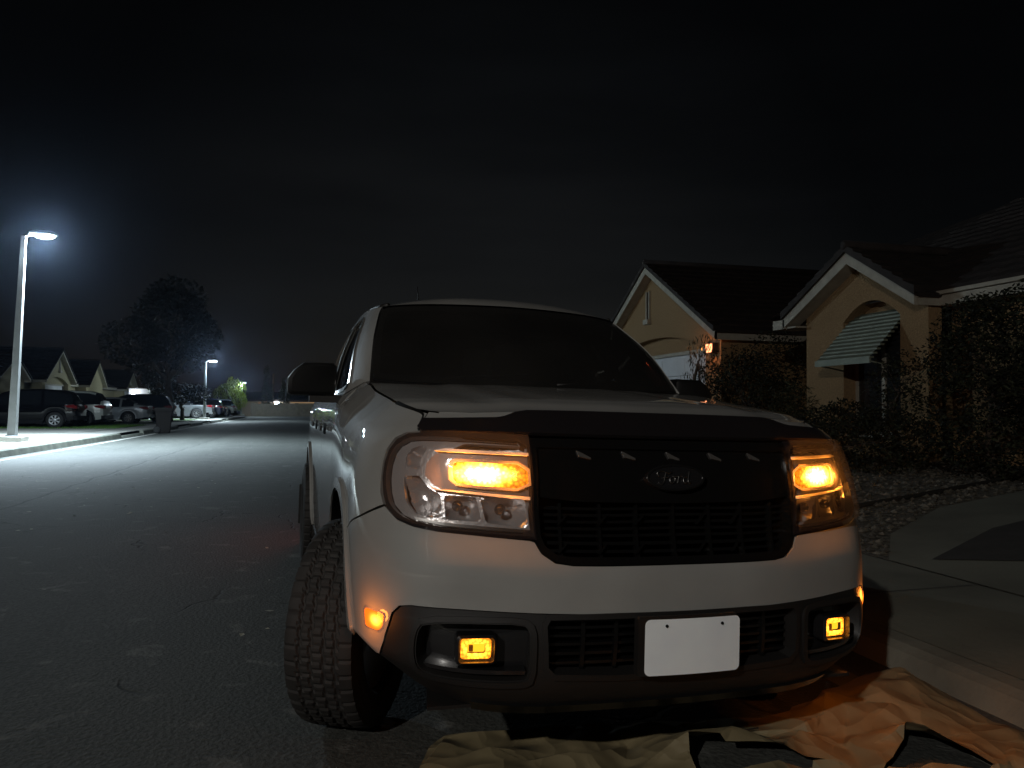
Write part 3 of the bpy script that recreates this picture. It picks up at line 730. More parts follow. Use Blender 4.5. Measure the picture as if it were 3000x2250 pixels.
# roof
loop = []
for i in range(64):
    u = .0+3.078*i/63; p = CB.P(u, .62); loop.append(Vector(p))
full = [Vector((-p.x, p.y, p.z)) for p in loop[::-1]][:-1]+loop[1:] if False else loop+[Vector((-p.x, p.y, p.z)) for p in loop[1:-1][::-1]]
mb = MB(); vs = []; K = 12; n = len(full)
for k in range(K+1):
    t = k/K
    for p in full:
        sp = Vector((0, min(max(p.y, 2.25), 2.95), 0)); q = p.lerp(sp, t)
        z = p.z+(1.790-p.z)*(1-(1-t)**2.2); vs.append((q.x, q.y, z))
fs = [(k*n+i, k*n+(i+1) % n, (k+1)*n+(i+1) % n, (k+1)*n+i) for k in range(K) for i in range(n)]
mb.add(vs, fs, 0, True); roof = mb.build('roof', PAINT, truck)
for sg in (1, -1):
    mb = MB(); a = [Vector(CB.P(sg*(.745+.09*k), .62))+Vector((-sg*.035, 0, .012)) for k in range(14)]
    mb.tube(a, .012, 6); mb.build('roof_channel', CLAD, roof)
mb = MB(); mb.tube([(-.30,2.95,1.78),(-.30,3.02,1.84),(-.30,3.08,1.92),(-.30,3.12,1.98)], [.012,.005,.004,.003], 6); mb.build('antenna', CLAD, truck)
# cabin: dashboard, seats, mirror, wheel
cabin = empty('cabin'); bpy.data.objects.remove(cabin)
mb = MB(); mb.box((-.72,1.45,.95),(.72,2.0,1.185)); mb.build('dashboard', CABIN, truck)
mb = MB(); mb.box((-.84,1.58,1.08),(.84,3.42,1.13)); mb.build('cabin_floor', DARK, truck)
for sx in (-.38, .38):
    mb = MB(); mb.prism(rrect(.24,.30,.10), lambda a, b, d: (sx+a, 2.75+d+.18*b, 1.30+b), 0, .12, 0, False)
    se = mb.build('seat', CABIN, truck); mb = MB(); mb.prism(rrect(.12,.08,.05), lambda a, b, d: (sx+a, 2.83+d, 1.57+b), 0, .09); mb.build('head_rest', CABIN, se)
mb = MB(); mb.prism(rrect(.13,.035,.02), lambda a, b, d: (a, 1.86+d, 1.60+b), 0, .03); mb.tube([(0,1.88,1.62),(0,1.90,1.69)], .01, 6); mb.build('rear_view_mirror', CABIN, truck)
mb = MB(); mb.tube([(.38+.185*cos(t*2*pi/24), 2.05+.06*sin(t*2*pi/24), 1.17+.175*sin(t*2*pi/24)) for t in range(25)], .015, 6, cap=False); mb.build('steering_wheel', CABIN, truck)

# door mirrors
MIRR = mat('mirror_shell', (.006,.006,.006), .42, spec=.3)
def mirror(sg):
    mb = MB()
    # housing: a rounded box whose front face looks forward (-y)
    prof = [(.895,1.25),(.897,1.352),(.915,1.367),(1.05,1.366),(1.095,1.330),(1.122,1.290),(1.124,1.25),(1.122,1.220),(1.108,1.210),(.905,1.214)]
    m = len(prof); rings = [(.80,1.742),(.955,1.752),(1.0,1.775),(1.0,1.86),(.95,1.885)]
    cx, cz = 1.015, 1.29; vs = []
    for s_, y in rings:
        for a, b in prof: vs.append((sg*(cx+(a-cx)*s_), y+(.03 if b < 1.25 else 0)*0, cz+(b-cz)*s_))
    fs = [(k*m+i, k*m+(i+1) % m, (k+1)*m+(i+1) % m, (k+1)*m+i) for k in range(len(rings)-1) for i in range(m)]+[tuple(range(m)), tuple(4*m+i for i in range(m))]
    mb.add(vs, fs, 0, True)
    o = mb.build('mirror', MIRR, truck, sharp=28)
    mb = MB(); mb.add([(sg*(cx+(a-cx)*.88), 1.889, cz+(b-cz)*.88) for a, b in prof], [tuple(range(m))]); mb.build('mirror_glass', CHROME, o)
    mb = MB(); mb.box((min(sg*.86, sg*1.02), 1.765, 1.180), (max(sg*.86, sg*1.09), 1.85, 1.216)); mb.build('mirror_arm', CLAD, o)
mirror(1); mirror(-1)

# wheels: tread blocks cut by grooves, sidewall, rim and spokes
def wheel(loc, steer, sg):
    w = empty('wheel', loc, (0, 0, radians(steer))); w.parent = truck
    R0, HW = .37, .122
    prof = []   # (x, r, tread?)
    xs = [-HW+2*HW*i/44 for i in range(45)]
    n = 252; mb = MB(); vs = []; 
    side = [(.085,.235),(.118,.25),(.128,.29),(.124,.325),(.119,.343)]
    cols = [(-a, r, 0) for a, r in side]+[(x, R0-.010*(abs(x)/HW)**6*1.2, 1) for x in xs[1:-1]]+[(a, r, 0) for a, r in side[::-1]]
    for k in range(n):
        an = 2*pi*k/n
        for x, r, t in cols:
            if t:
                q = abs(x)/HW
                g = 0
                zig = .006*(1 if (k//3) % 2 else -1)*.5
                for gx in (-.062, -.022, .022, .062):
                    if abs(x-gx-zig*.7) < .0045: g = 1
                rib = int((x+HW)/(2*HW)*5); ph = (k+rib*2) % 6
                if ph == 0: g = max(g, .75)
                if ph == 3 and rib in (1, 2, 3): g = max(g, .3)
                r2 = r-.0065*g
            else: r2 = r
            vs.append((x, r2*cos(an), r2*sin(an)))
    m = len(cols)
    fs = [(k*m+i, ((k+1) % n)*m+i, ((k+1) % n)*m+i+1, k*m+i+1) for k in range(n) for i in range(m-1)]
    mb.add(vs, fs, 0, False); mb.build('tyre', RUBBER, w)
    mb = MB(); mb.lathe([(.236,-.085),(.225,-.07),(.215,.06),(.236,.085),(.240,.090),(.232,.094),(.222,.082)], 40, lambda a, b, h: (h*sg, a, b))
    for k in range(5):
        for dd in (-.12, .12):
            a = 2*pi*k/5+dd
            mb.tube([(.072*sg, .05*cos(a), .05*sin(a)), (.080*sg, .14*cos(a*1), .14*sin(a)), (.078*sg, .225*cos(a), .225*sin(a))], [.018,.016,.018], 6)
    mb.lathe([(0,.085),(.04,.085),(.06,.07),(.06,0)], 20, lambda a, b, h: (h*sg, a, b))
    mb.build('rim', ALLOY, w)
    mb = MB(); mb.lathe([(.03,.01),(.15,.012),(.15,-.012),(.03,-.01)], 28, lambda a, b, h: (h*sg, a, b)); mb.build('brake_disc', METAL, w)
wheel((-.845,.975,.365), -26, -1); wheel((.845,.975,.365), -24, 1); wheel((-.835,4.05,.365), 0, -1); wheel((.835,4.05,.365), 0, 1)
# ------------------------------------------------------------------ ground
def asphalt():
    m = bpy.data.materials.new('asphalt'); m.use_nodes = True; nt = m.node_tree; b = nt.nodes['Principled BSDF']
    t = nt.nodes.new('ShaderNodeTexCoord')
    def noise_(sc, det=5, dist=0):
        n = nt.nodes.new('ShaderNodeTexNoise'); n.inputs['Scale'].default_value = sc; n.inputs['Detail'].default_value = det; n.inputs['Distortion'].default_value = dist
        nt.links.new(t.outputs['Object'], n.inputs['Vector']); return n
    n1 = noise_(.55, 6, .5); n2 = noise_(55, 3); n3 = noise_(5, 6, .6)
    # cracks: warped voronoi cells, present only where a slow noise allows
    wv = noise_(1.1, 4); mixv = nt.nodes.new('ShaderNodeMix'); mixv.data_type = 'VECTOR'; mixv.inputs[0].default_value = .45
    nt.links.new(t.outputs['Object'], mixv.inputs[4]); nt.links.new(wv.outputs['Color'], mixv.inputs[5])
    vo = nt.nodes.new('ShaderNodeTexVoronoi'); vo.feature = 'DISTANCE_TO_EDGE'; vo.inputs['Scale'].default_value = 1.5
    nt.links.new(mixv.outputs[1], vo.inputs['Vector'])
    cr_ = nt.nodes.new('ShaderNodeMapRange'); cr_.inputs[1].default_value = .003; cr_.inputs[2].default_value = .012; cr_.inputs[3].default_value = 1; cr_.inputs[4].default_value = 0
    nt.links.new(vo.outputs['Distance'], cr_.inputs[0])
    gate = nt.nodes.new('ShaderNodeMapRange'); gate.inputs[1].default_value = .50; gate.inputs[2].default_value = .60
    g = noise_(.8, 3); nt.links.new(g.outputs['Fac'], gate.inputs[0])
    mul = nt.nodes.new('ShaderNodeMath'); mul.operation = 'MULTIPLY'; nt.links.new(cr_.outputs[0], mul.inputs[0]); nt.links.new(gate.outputs[0], mul.inputs[1])
    r1 = nt.nodes.new('ShaderNodeValToRGB'); el = r1.color_ramp.elements; el[0].position = .3; el[0].color = (.036, .038, .033, 1); el[1].position = .72; el[1].color = (.074, .076, .068, 1)
    # lanes worn along the road and a long seam
    mpl = nt.nodes.new('ShaderNodeMapping'); mpl.inputs['Scale'].default_value = (1.1, .05, 1); nt.links.new(t.outputs['Object'], mpl.inputs[0])
    nl = nt.nodes.new('ShaderNodeTexNoise'); nl.inputs['Scale'].default_value = 1.0; nl.inputs['Detail'].default_value = 5; nt.links.new(mpl.outputs[0], nl.inputs['Vector'])
    av = nt.nodes.new('ShaderNodeMath'); av.operation = 'MULTIPLY_ADD'; av.inputs[1].default_value = .55; nt.links.new(nl.outputs['Fac'], av.inputs[0])
    hf = nt.nodes.new('ShaderNodeMath'); hf.operation = 'MULTIPLY'; hf.inputs[1].default_value = .45; nt.links.new(n1.outputs['Fac'], hf.inputs[0]); nt.links.new(hf.outputs[0], av.inputs[2])
    nt.links.new(av.outputs[0], r1.inputs[0])
    sx = nt.nodes.new('ShaderNodeSeparateXYZ'); nt.links.new(t.outputs['Object'], sx.inputs[0])
    sn = noise_(1.3, 6, 0); so1 = nt.nodes.new('ShaderNodeMath'); so1.operation = 'MULTIPLY_ADD'; so1.inputs[1].default_value = .30; nt.links.new(sn.outputs['Fac'], so1.inputs[0]); nt.links.new(sx.outputs['X'], so1.inputs[2])
    so2 = nt.nodes.new('ShaderNodeMath'); so2.operation = 'ADD'; so2.inputs[1].default_value = 3.15; nt.links.new(so1.outputs[0], so2.inputs[0])
    so3 = nt.nodes.new('ShaderNodeMath'); so3.operation = 'ABSOLUTE'; nt.links.new(so2.outputs[0], so3.inputs[0])
    so4 = nt.nodes.new('ShaderNodeMapRange'); so4.inputs[1].default_value = .008; so4.inputs[2].default_value = .030; so4.inputs[3].default_value = .9; so4.inputs[4].default_value = 0; nt.links.new(so3.outputs[0], so4.inputs[0])
    mxs = nt.nodes.new('ShaderNodeMath'); mxs.operation = 'MAXIMUM'; nt.links.new(mul.outputs[0], mxs.inputs[0]); nt.links.new(so4.outputs[0], mxs.inputs[1]); mul = mxs
    mm = nt.nodes.new('ShaderNodeMix'); mm.data_type = 'RGBA'; mm.blend_type = 'MULTIPLY'; mm.inputs[0].default_value = .75
    r2 = nt.nodes.new('ShaderNodeMapRange'); r2.inputs[1].default_value = .3; r2.inputs[2].default_value = .7; r2.inputs[3].default_value = .45; r2.inputs[4].default_value = 1.35
    nt.links.new(n2.outputs['Fac'], r2.inputs[0]); nt.links.new(r1.outputs[0], mm.inputs[6]); nt.links.new(r2.outputs[0], mm.inputs[7])
    # pale scuffs
    sc = nt.nodes.new('ShaderNodeMapRange'); sc.inputs[1].default_value = .60; sc.inputs[2].default_value = .74; nt.links.new(n3.outputs['Fac'], sc.inputs[0])
    m3 = nt.nodes.new('ShaderNodeMix'); m3.data_type = 'RGBA'; m3.inputs[7].default_value = (.13, .13, .12, 1); nt.links.new(mm.outputs[2], m3.inputs[6]); nt.links.new(sc.outputs[0], m3.inputs[0])
    mc = nt.nodes.new('ShaderNodeMix'); mc.data_type = 'RGBA'; mc.inputs[7].default_value = (.012, .012, .012, 1)
    nt.links.new(mul.outputs[0], mc.inputs[0]); nt.links.new(m3.outputs[2], mc.inputs[6]); nt.links.new(mc.outputs[2], b.inputs['Base Color'])
    b.inputs['Roughness'].default_value = .82
    ad = nt.nodes.new('ShaderNodeMath'); ad.operation = 'SUBTRACT'; nt.links.new(n2.outputs['Fac'], ad.inputs[0]); nt.links.new(mul.outputs[0], ad.inputs[1])
    bp = nt.nodes.new('ShaderNodeBump'); bp.inputs['Strength'].default_value = .7; bp.inputs['Distance'].default_value = .012
    nt.links.new(ad.outputs[0], bp.inputs['Height']); nt.links.new(bp.outputs[0], b.inputs['Normal'])
    return m
ASPH = asphalt()
GRAVEL = mat('gravel', (.085,.078,.06), .95, noise_amt=.55, noise_scale=16, bump=1.0, bump_scale=22, bump_dist=.05)
GRAVELW = mat('pale_gravel', (.42,.41,.36), .95, noise_amt=.25, noise_scale=9, bump=.8, bump_scale=18, bump_dist=.04)
LAWN = mat('lawn_soil', (.045,.085,.02), .95, noise_amt=.4, noise_scale=6, bump=.6, bump_scale=40, bump_dist=.03)
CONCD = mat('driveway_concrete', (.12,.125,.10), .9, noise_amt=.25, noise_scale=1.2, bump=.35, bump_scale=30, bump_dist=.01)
XL, XR = -6.8, 2.66
def roadz(x):
    if x > 1.0: return -.018*(x-1.0)
    if x > -2.2: return 0.0+.012*(1.0-x)
    return .038-.016*(-2.2-x)
def sheet(name, x0, x1, y0, y1, zf, m, nx=1, ny=1):
    mb = MB(); vs = [(x0+(x1-x0)*i/nx, y0+(y1-y0)*j/ny, zf(x0+(x1-x0)*i/nx, y0+(y1-y0)*j/ny)) for j in range(ny+1) for i in range(nx+1)]
    mb.add(vs, [(j*(nx+1)+i, j*(nx+1)+i+1, (j+1)*(nx+1)+i+1, (j+1)*(nx+1)+i) for j in range(ny) for i in range(nx)], 0, True)
    return tag(mb.build(name, m, fix=False), kind='structure')
sheet('ground', -900, 900, -300, 1500, lambda x, y: -.30, mat('ground_soil', (.06,.05,.035), .95, noise_amt=.3, noise_scale=.5))
YE = 84.0
sheet('road', XL-.02, XR+.02, -30, YE, lambda x, y: roadz(x), ASPH, 24, 1)
sheet('cross_road', -60, 60, YE, YE+9, lambda x, y: -.01, ASPH, 4, 1)
# kerbs with rolled top, gutters and pavements
def profile_strip(name, prof, y0, y1, m, kind='structure'):
    mb = MB(); n = len(prof); vs = [(x, y0, z) for x, z in prof]+[(x, y1, z) for x, z in prof]
    mb.add(vs, [(i, i+1, n+i+1, n+i) for i in range(n-1)]+[tuple(range(n))], 0, False)
    return tag(mb.build(name, m), kind=kind)
zL, zR = roadz(XL), roadz(XR)
KERB = mat('kerb_concrete', (.13,.135,.11), .9, noise_amt=.3, noise_scale=2.5, bump=.4, bump_scale=30, bump_dist=.012)
profile_strip('gutter', [(XL+.42, roadz(XL+.42)+.004), (XL+.01, zL-.005), (XL+.0, -.1)], -30, YE, CONC)
profile_strip('gutter', [(XR-.42, roadz(XR-.42)+.004), (XR-.01, zR-.005), (XR, -.1)], -30, YE, KERB)
gapsL = [(-30, 30.8), (34.6, 43.0), (47.5, 52.0), (56.0, 63.0), (67.0, 84.0)]
for a, b in gapsL:
    profile_strip('kerb', [(XL+.02, zL-.02), (XL-.02, .11), (XL-.06, .135), (XL-.16, .14), (XL-.16, -.1)], a, b, KERB)
for a, b in [(30.8,34.6),(43.0,47.5),(52.0,56.0),(63.0,67.0)]:
    profile_strip('kerb', [(XL+.02, zL-.02), (XL-.04, .02), (XL-.16, .035), (XL-.16, -.1)], a, b, KERB)
profile_strip('kerb', [(XR-.02, zR-.02), (XR+.03, .055), (XR+.08, .078), (XR+.17, .085), (XR+.17, -.1)], -30, YE, KERB)
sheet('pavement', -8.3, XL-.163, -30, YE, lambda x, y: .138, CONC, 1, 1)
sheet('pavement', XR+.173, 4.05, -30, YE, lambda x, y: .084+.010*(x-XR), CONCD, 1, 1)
def yard(x): return .10+.035*max(x-4.05, 0)*1.6
sheet('gravel_bed', -40, -8.304, -30, 36.0, lambda x, y: .142, GRAVELW, 1, 1)
sheet('lawn', -40, -8.304, 36.0, YE, lambda x, y: .142, LAWN, 1, 1)
for a, b in [(26.2,35.9),(43.2,47.3),(52.1,55.9),(63.1,66.9)]:
    sheet('driveway', -15.2, -8.29, a+4.9 if a < 30 else a, b+2.3 if a < 30 else b, lambda x, y: .148, CONC, 1, 1)
sheet('front_yard', 4.054, 40, -30, YE, lambda x, y: yard(x), GRAVEL, 8, 1)
# the driveway and front walk on the right
def polysheet(name, P, zf, m, dz=.006, kind='structure'):
    mb = MB(); tr = tessellate_polygon([[Vector((a, b, 0)) for a, b in P]])
    mb.add([(a, b, zf(a)+dz) for a, b in P], [tuple(t) for t in tr]); 
    o = mb.build(name, m, fix=False)
    for f in o.data.polygons:
        if f.normal.z < 0: o.data.flip_normals(); break
    return tag(o, kind=kind)
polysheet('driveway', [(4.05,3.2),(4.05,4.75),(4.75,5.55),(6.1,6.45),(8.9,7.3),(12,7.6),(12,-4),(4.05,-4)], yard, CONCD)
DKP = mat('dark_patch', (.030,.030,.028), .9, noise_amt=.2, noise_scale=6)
polysheet('dark_pavement_patch', [(4.30,4.62),(5.6,5.35),(7.4,5.9),(8.2,4.1),(6.0,4.0),(4.9,4.25)], yard, DKP, .012)  # flat dark shape laid just above the driveway
JOINT = mat('joint', (.05,.05,.045), .9)
for y in (-1.2, .6, 3.95, 5.8, 7.6, 9.4, 11.2):
    polysheet('pavement_joint', [(XR+.18,y),(4.05,y+.02),(4.05,y+.035),(XR+.18,y+.015)], lambda x: .084+.010*(x-XR), JOINT, .004)
# raised edging strip between the two gravel beds
mb = MB(); pts = [(4.5,6.55),(5.24,6.79),(6.3,7.10),(7.4,7.45),(8.6,7.86),(10.5,8.4)]
mb.tube([(x, y, yard(x)+.02) for x, y in pts], .028, 6)
tag(mb.build('garden_edging', mat('edging', (.02,.02,.018), .7)), 'thin black edging strip dividing the gravel bed in front of the house', 'garden edging')

# stones lying on the gravel near the truck, too many to count
mb = MB(); rnd = random.Random(3)
def in_front(x, y): 
    yb = 4.75+(x-4.05)*1.15 if x < 4.75 else 5.55+(x-4.75)*.66 if x < 6.1 else 6.45+(x-6.1)*.30
    return y > yb+.03
cnt = 0
while cnt < 5200:
    x = 4.1+rnd.random()**1.25*7.5; y = 4.8+rnd.random()*7.5
    if not in_front(x, y): continue
    r = rnd.uniform(.012, .038)*(1.25 if rnd.random() < .08 else 1); a = rnd.random()*pi
    z = yard(x)+r*.25
    vs = []
    for dx, dy, dz in ((1,0,0),(-1,0,0),(0,1,0),(0,-1,0),(0,0,.8),(0,0,-.8)):
        k = rnd.uniform(.75, 1.25); X = dx*r*1.25*k; Y = dy*r*k
        vs.append((x+X*cos(a)-Y*sin(a), y+X*sin(a)+Y*cos(a), z+dz*r*rnd.uniform(.7,1.1)))
    mb.add(vs, [(0,2,4),(2,1,4),(1,3,4),(3,0,4),(2,0,5),(1,2,5),(3,1,5),(0,3,5)], rnd.choice((0,0,0,1,2)))
    cnt += 1
tag(mb.build('loose_gravel', [mat('stone_grey', (.09,.083,.064), .85), mat('stone_pale', (.16,.145,.115), .85), mat('stone_dark', (.06,.055,.045), .85)]), kind='stuff')
# grass blades on the lit lawn
mb = MB(); rnd = random.Random(5)
for _ in range(9000):
    x = rnd.uniform(-14.5, -8.35); y = rnd.uniform(36.2, 43.0); h = rnd.uniform(.04, .10); a = rnd.random()*pi; w = .012
    mb.add([(x-w*cos(a), y-w*sin(a), .142), (x+w*cos(a), y+w*sin(a), .142), (x+rnd.uniform(-.03,.03), y+rnd.uniform(-.03,.03), .142+h)], [(0,1,2)])
tag(mb.build('grass', mat('grass_blade', (.07,.16,.02), .7), fix=False), kind='stuff')
# small litter on the road: pale chips and leaves
mb = MB(); rnd = random.Random(11)
for _ in range(70):
    x = rnd.uniform(-5.5, .2); y = rnd.uniform(3.2, 14); r = rnd.uniform(.008, .022); a = rnd.random()*6.3; z = roadz(x)+.004
    mb.add([(x+r*cos(a+q)*(1.5 if q in (0,pi) else .7), y+r*sin(a+q), z+rnd.uniform(0,.01)) for q in (0, pi/2, pi, 3*pi/2)], [(0,1,2,3)])
tag(mb.build('road_debris', mat('debris', (.34,.33,.27), .8), fix=False), kind='stuff')

# ------------------------------------------------------------------ street lamps
POLE = mat('pole_steel', (.16,.165,.165), .55, .2, noise_amt=.15, noise_scale=3)
HEADM = mat('lamp_head_shell', (.30,.31,.32), .45, .5)
LGLOW = emis('lamp_lens_glow', (.80, .90, 1.0), 60)
LGLOWF = emis('lamp_lens_glow_far', (.80, .90, 1.0), 30)
def street_lamp(x, y, z0, h, arm, power, label, lean=0., group='street lamps along the left pavement', glow=None, head_scale=1.0, facing=0., down=0):
    t = empty('street_lamp', (x, y, z0), (0, radians(lean), radians(facing)), label, 'street lamp', group)
    mb = MB(); mb.box((-.32,-.32,-.12),(.32,.32,.14)); mb.build('footing', CONC, t)
    mb = MB(); mb.tube([(0,0,.14),(0,0,.17)], .17, 12); 
    for a in range(4): mb.tube([(.12*cos(a*pi/2+.78), .12*sin(a*pi/2+.78), .14), (.12*cos(a*pi/2+.78), .12*sin(a*pi/2+.78), .22)], .016, 6)
    mb.build('base_plate', POLE, t)
    mb = MB(); mb.add([(a*q, b*q, z) for q, z in ((.10,.15),(.058,h)) for a, b in ((-1,-1),(1,-1),(1,1),(-1,1))], [(0,1,5,4),(1,2,6,5),(2,3,7,6),(3,0,4,7),(4,5,6,7),(0,3,2,1)]); mb.build('pole', POLE, t)
    mb = MB(); mb.prism(rrect(.035,.075,.01), lambda a, b, d: (.098+d, a, .62+b), 0, .006); mb.build('hand_hole_cover', POLE, t)
    mb = MB(); mb.tube([(0,0,h-.03),(.10,0,h+.02),(arm,0,h+.07)], .035, 10); mb.build('arm', POLE, t)
    s = head_scale; mb = MB(); P = [(-.05,-.07),(.0,-.15),(.30,-.17),(.55,-.15),(.66,-.06),(.66,.06),(.55,.15),(.30,.17),(0,.15),(-.05,.07)]
    n = len(P); zs = [(0.85,-.02),(1.0,.0),(1.0,.05),(.75,.10)]
    vs = [(arm-.05+.3*s+(a-.3)*s*k, b*s*k, h+.07+zz) for k, zz in zs for a, b in P]
    mb.add(vs, [(k*n+i, k*n+(i+1) % n, (k+1)*n+(i+1) % n, (k+1)*n+i) for k in range(3) for i in range(n)]+[tuple(range(n)), tuple(3*n+i for i in range(n))], 0, False)
    hd = mb.build('lamp_head', HEADM, t)
    mb = MB(); vs = []; K = 5
    cx = arm-.05+.34*s
    for k in range(K+1):
        q = k/K; rr_ = cos(q*pi/2*.98)
        for i in range(20): vs.append((cx+.27*s*rr_*cos(i*2*pi/20), .125*s*rr_*sin(i*2*pi/20), h+.048-.085*s*sin(q*pi/2)))
    mb.add(vs, [(k*20+i, k*20+(i+1) % 20, (k+1)*20+(i+1) % 20, (k+1)*20+i) for k in range(K) for i in range(20)]+[tuple(range(20))], 0, True)
    mb.build('lens', glow or LGLOW, hd)
    if power:
        ld = bpy.data.lights.new('street_lamp_light', 'POINT'); ld.energy = power; ld.color = (.70, .88, 1.0); ld.shadow_soft_size = .10
        lo = bpy.data.objects.new('street_lamp_light', ld); COL.objects.link(lo); lo.parent = t; lo.location = (cx, 0, h-.08)
        if down:      # most of the light leaves straight down
            ld = bpy.data.lights.new('street_lamp_light', 'SPOT'); ld.energy = down; ld.color = (.70, .88, 1.0); ld.shadow_soft_size = .10; ld.spot_size = radians(150); ld.spot_blend = .75
            lo = bpy.data.objects.new('street_lamp_light', ld); COL.objects.link(lo); lo.parent = t; lo.location = (cx, 0, h-.09)
    return t
street_lamp(-8.05, 24.0, .14, 5.72, .22, 1900, 'nearest lit street lamp, tall steel pole on a concrete footing', down=15000, lean=1.5)
street_lamp(-8.0, 62.0, .14, 4.35, .25, 1400, down=3500, label='second lit street lamp, small and farther down the road above the dark trees', glow=LGLOWF)
t_ = street_lamp(-7.6, 87.5, .14, 3.45, .15, 1500, 'short lamp post beside the lit willow at the far end of the road', head_scale=.6, glow=emis('dim_lens', (.8,.9,1), 2))
lb = street_lamp(-8.05, -6.6, .14, 6.25, .95, 2350, 'street lamp behind the photographer that lights the front of the truck', facing=0)
for c in lb.children_recursive:
    if c.type == 'LIGHT': c.data.color = (1.0, .95, .88)

# ------------------------------------------------------------------ houses
STUCCO = mat('tan_stucco', (.285,.185,.092), .95, noise_amt=.16, noise_scale=30, bump=1.0, bump_scale=55, bump_dist=.02)
STUCCO2 = mat('far_stucco', (.33,.29,.18), .95, noise_amt=.14, noise_scale=20, bump=.6, bump_scale=40, bump_dist=.02)
FASC = mat('cream_trim', (.35,.325,.265), .7, noise_amt=.12, noise_scale=6)
TILE = mat('roof_tile', (.022,.016,.014), .85, noise_amt=.35, noise_scale=3, bump=.3, bump_scale=40, bump_dist=.01)
TILED = mat('dark_roof_tile', (.014,.011,.010), .9, spec=.1, noise_amt=.3, noise_scale=3)
GDOOR = mat('garage_door_white', (.62,.64,.66), .6, noise_amt=.05, noise_scale=3)
WIN = mat('dark_window', (.015,.017,.02), .12, coat=.5)
def roof_slope(mb, p0, p1, p2, p3, rows=14, t=.045, mat_=0):
    """overlapping tile courses between eave p0-p1 and ridge p3-p2"""
    p0, p1, p2, p3 = map(Vector, (p0, p1, p2, p3))
    n = (p1-p0).cross(p3-p0).normalized()
    if n.z < 0: n = -n
    for k in range(rows):
        a, b = k/rows, (k+1)/rows
        L0 = p0.lerp(p3, a); R0 = p1.lerp(p2, a); L1 = p0.lerp(p3, b); R1 = p1.lerp(p2, b)
        # scalloped course
        m = max(2, int((R0-L0).length/.30)); top = []; low = []; bot = []
        for i in range(m*2+1):
            f = i/(m*2); s_ = .018 if i % 2 else 0
            low.append(L0.lerp(R0, f)+n*(t+s_)); top.append(L1.lerp(R1, f)+n*(.008+s_*.5)); bot.append(L0.lerp(R0, f)-n*.01)
        c = len(low)
        mb.add(low+top+bot, [(i, i+1, c+i+1, c+i) for i in range(c-1)]+[(2*c+i, 2*c+i+1, i+1, i) for i in range(c-1)], mat_)
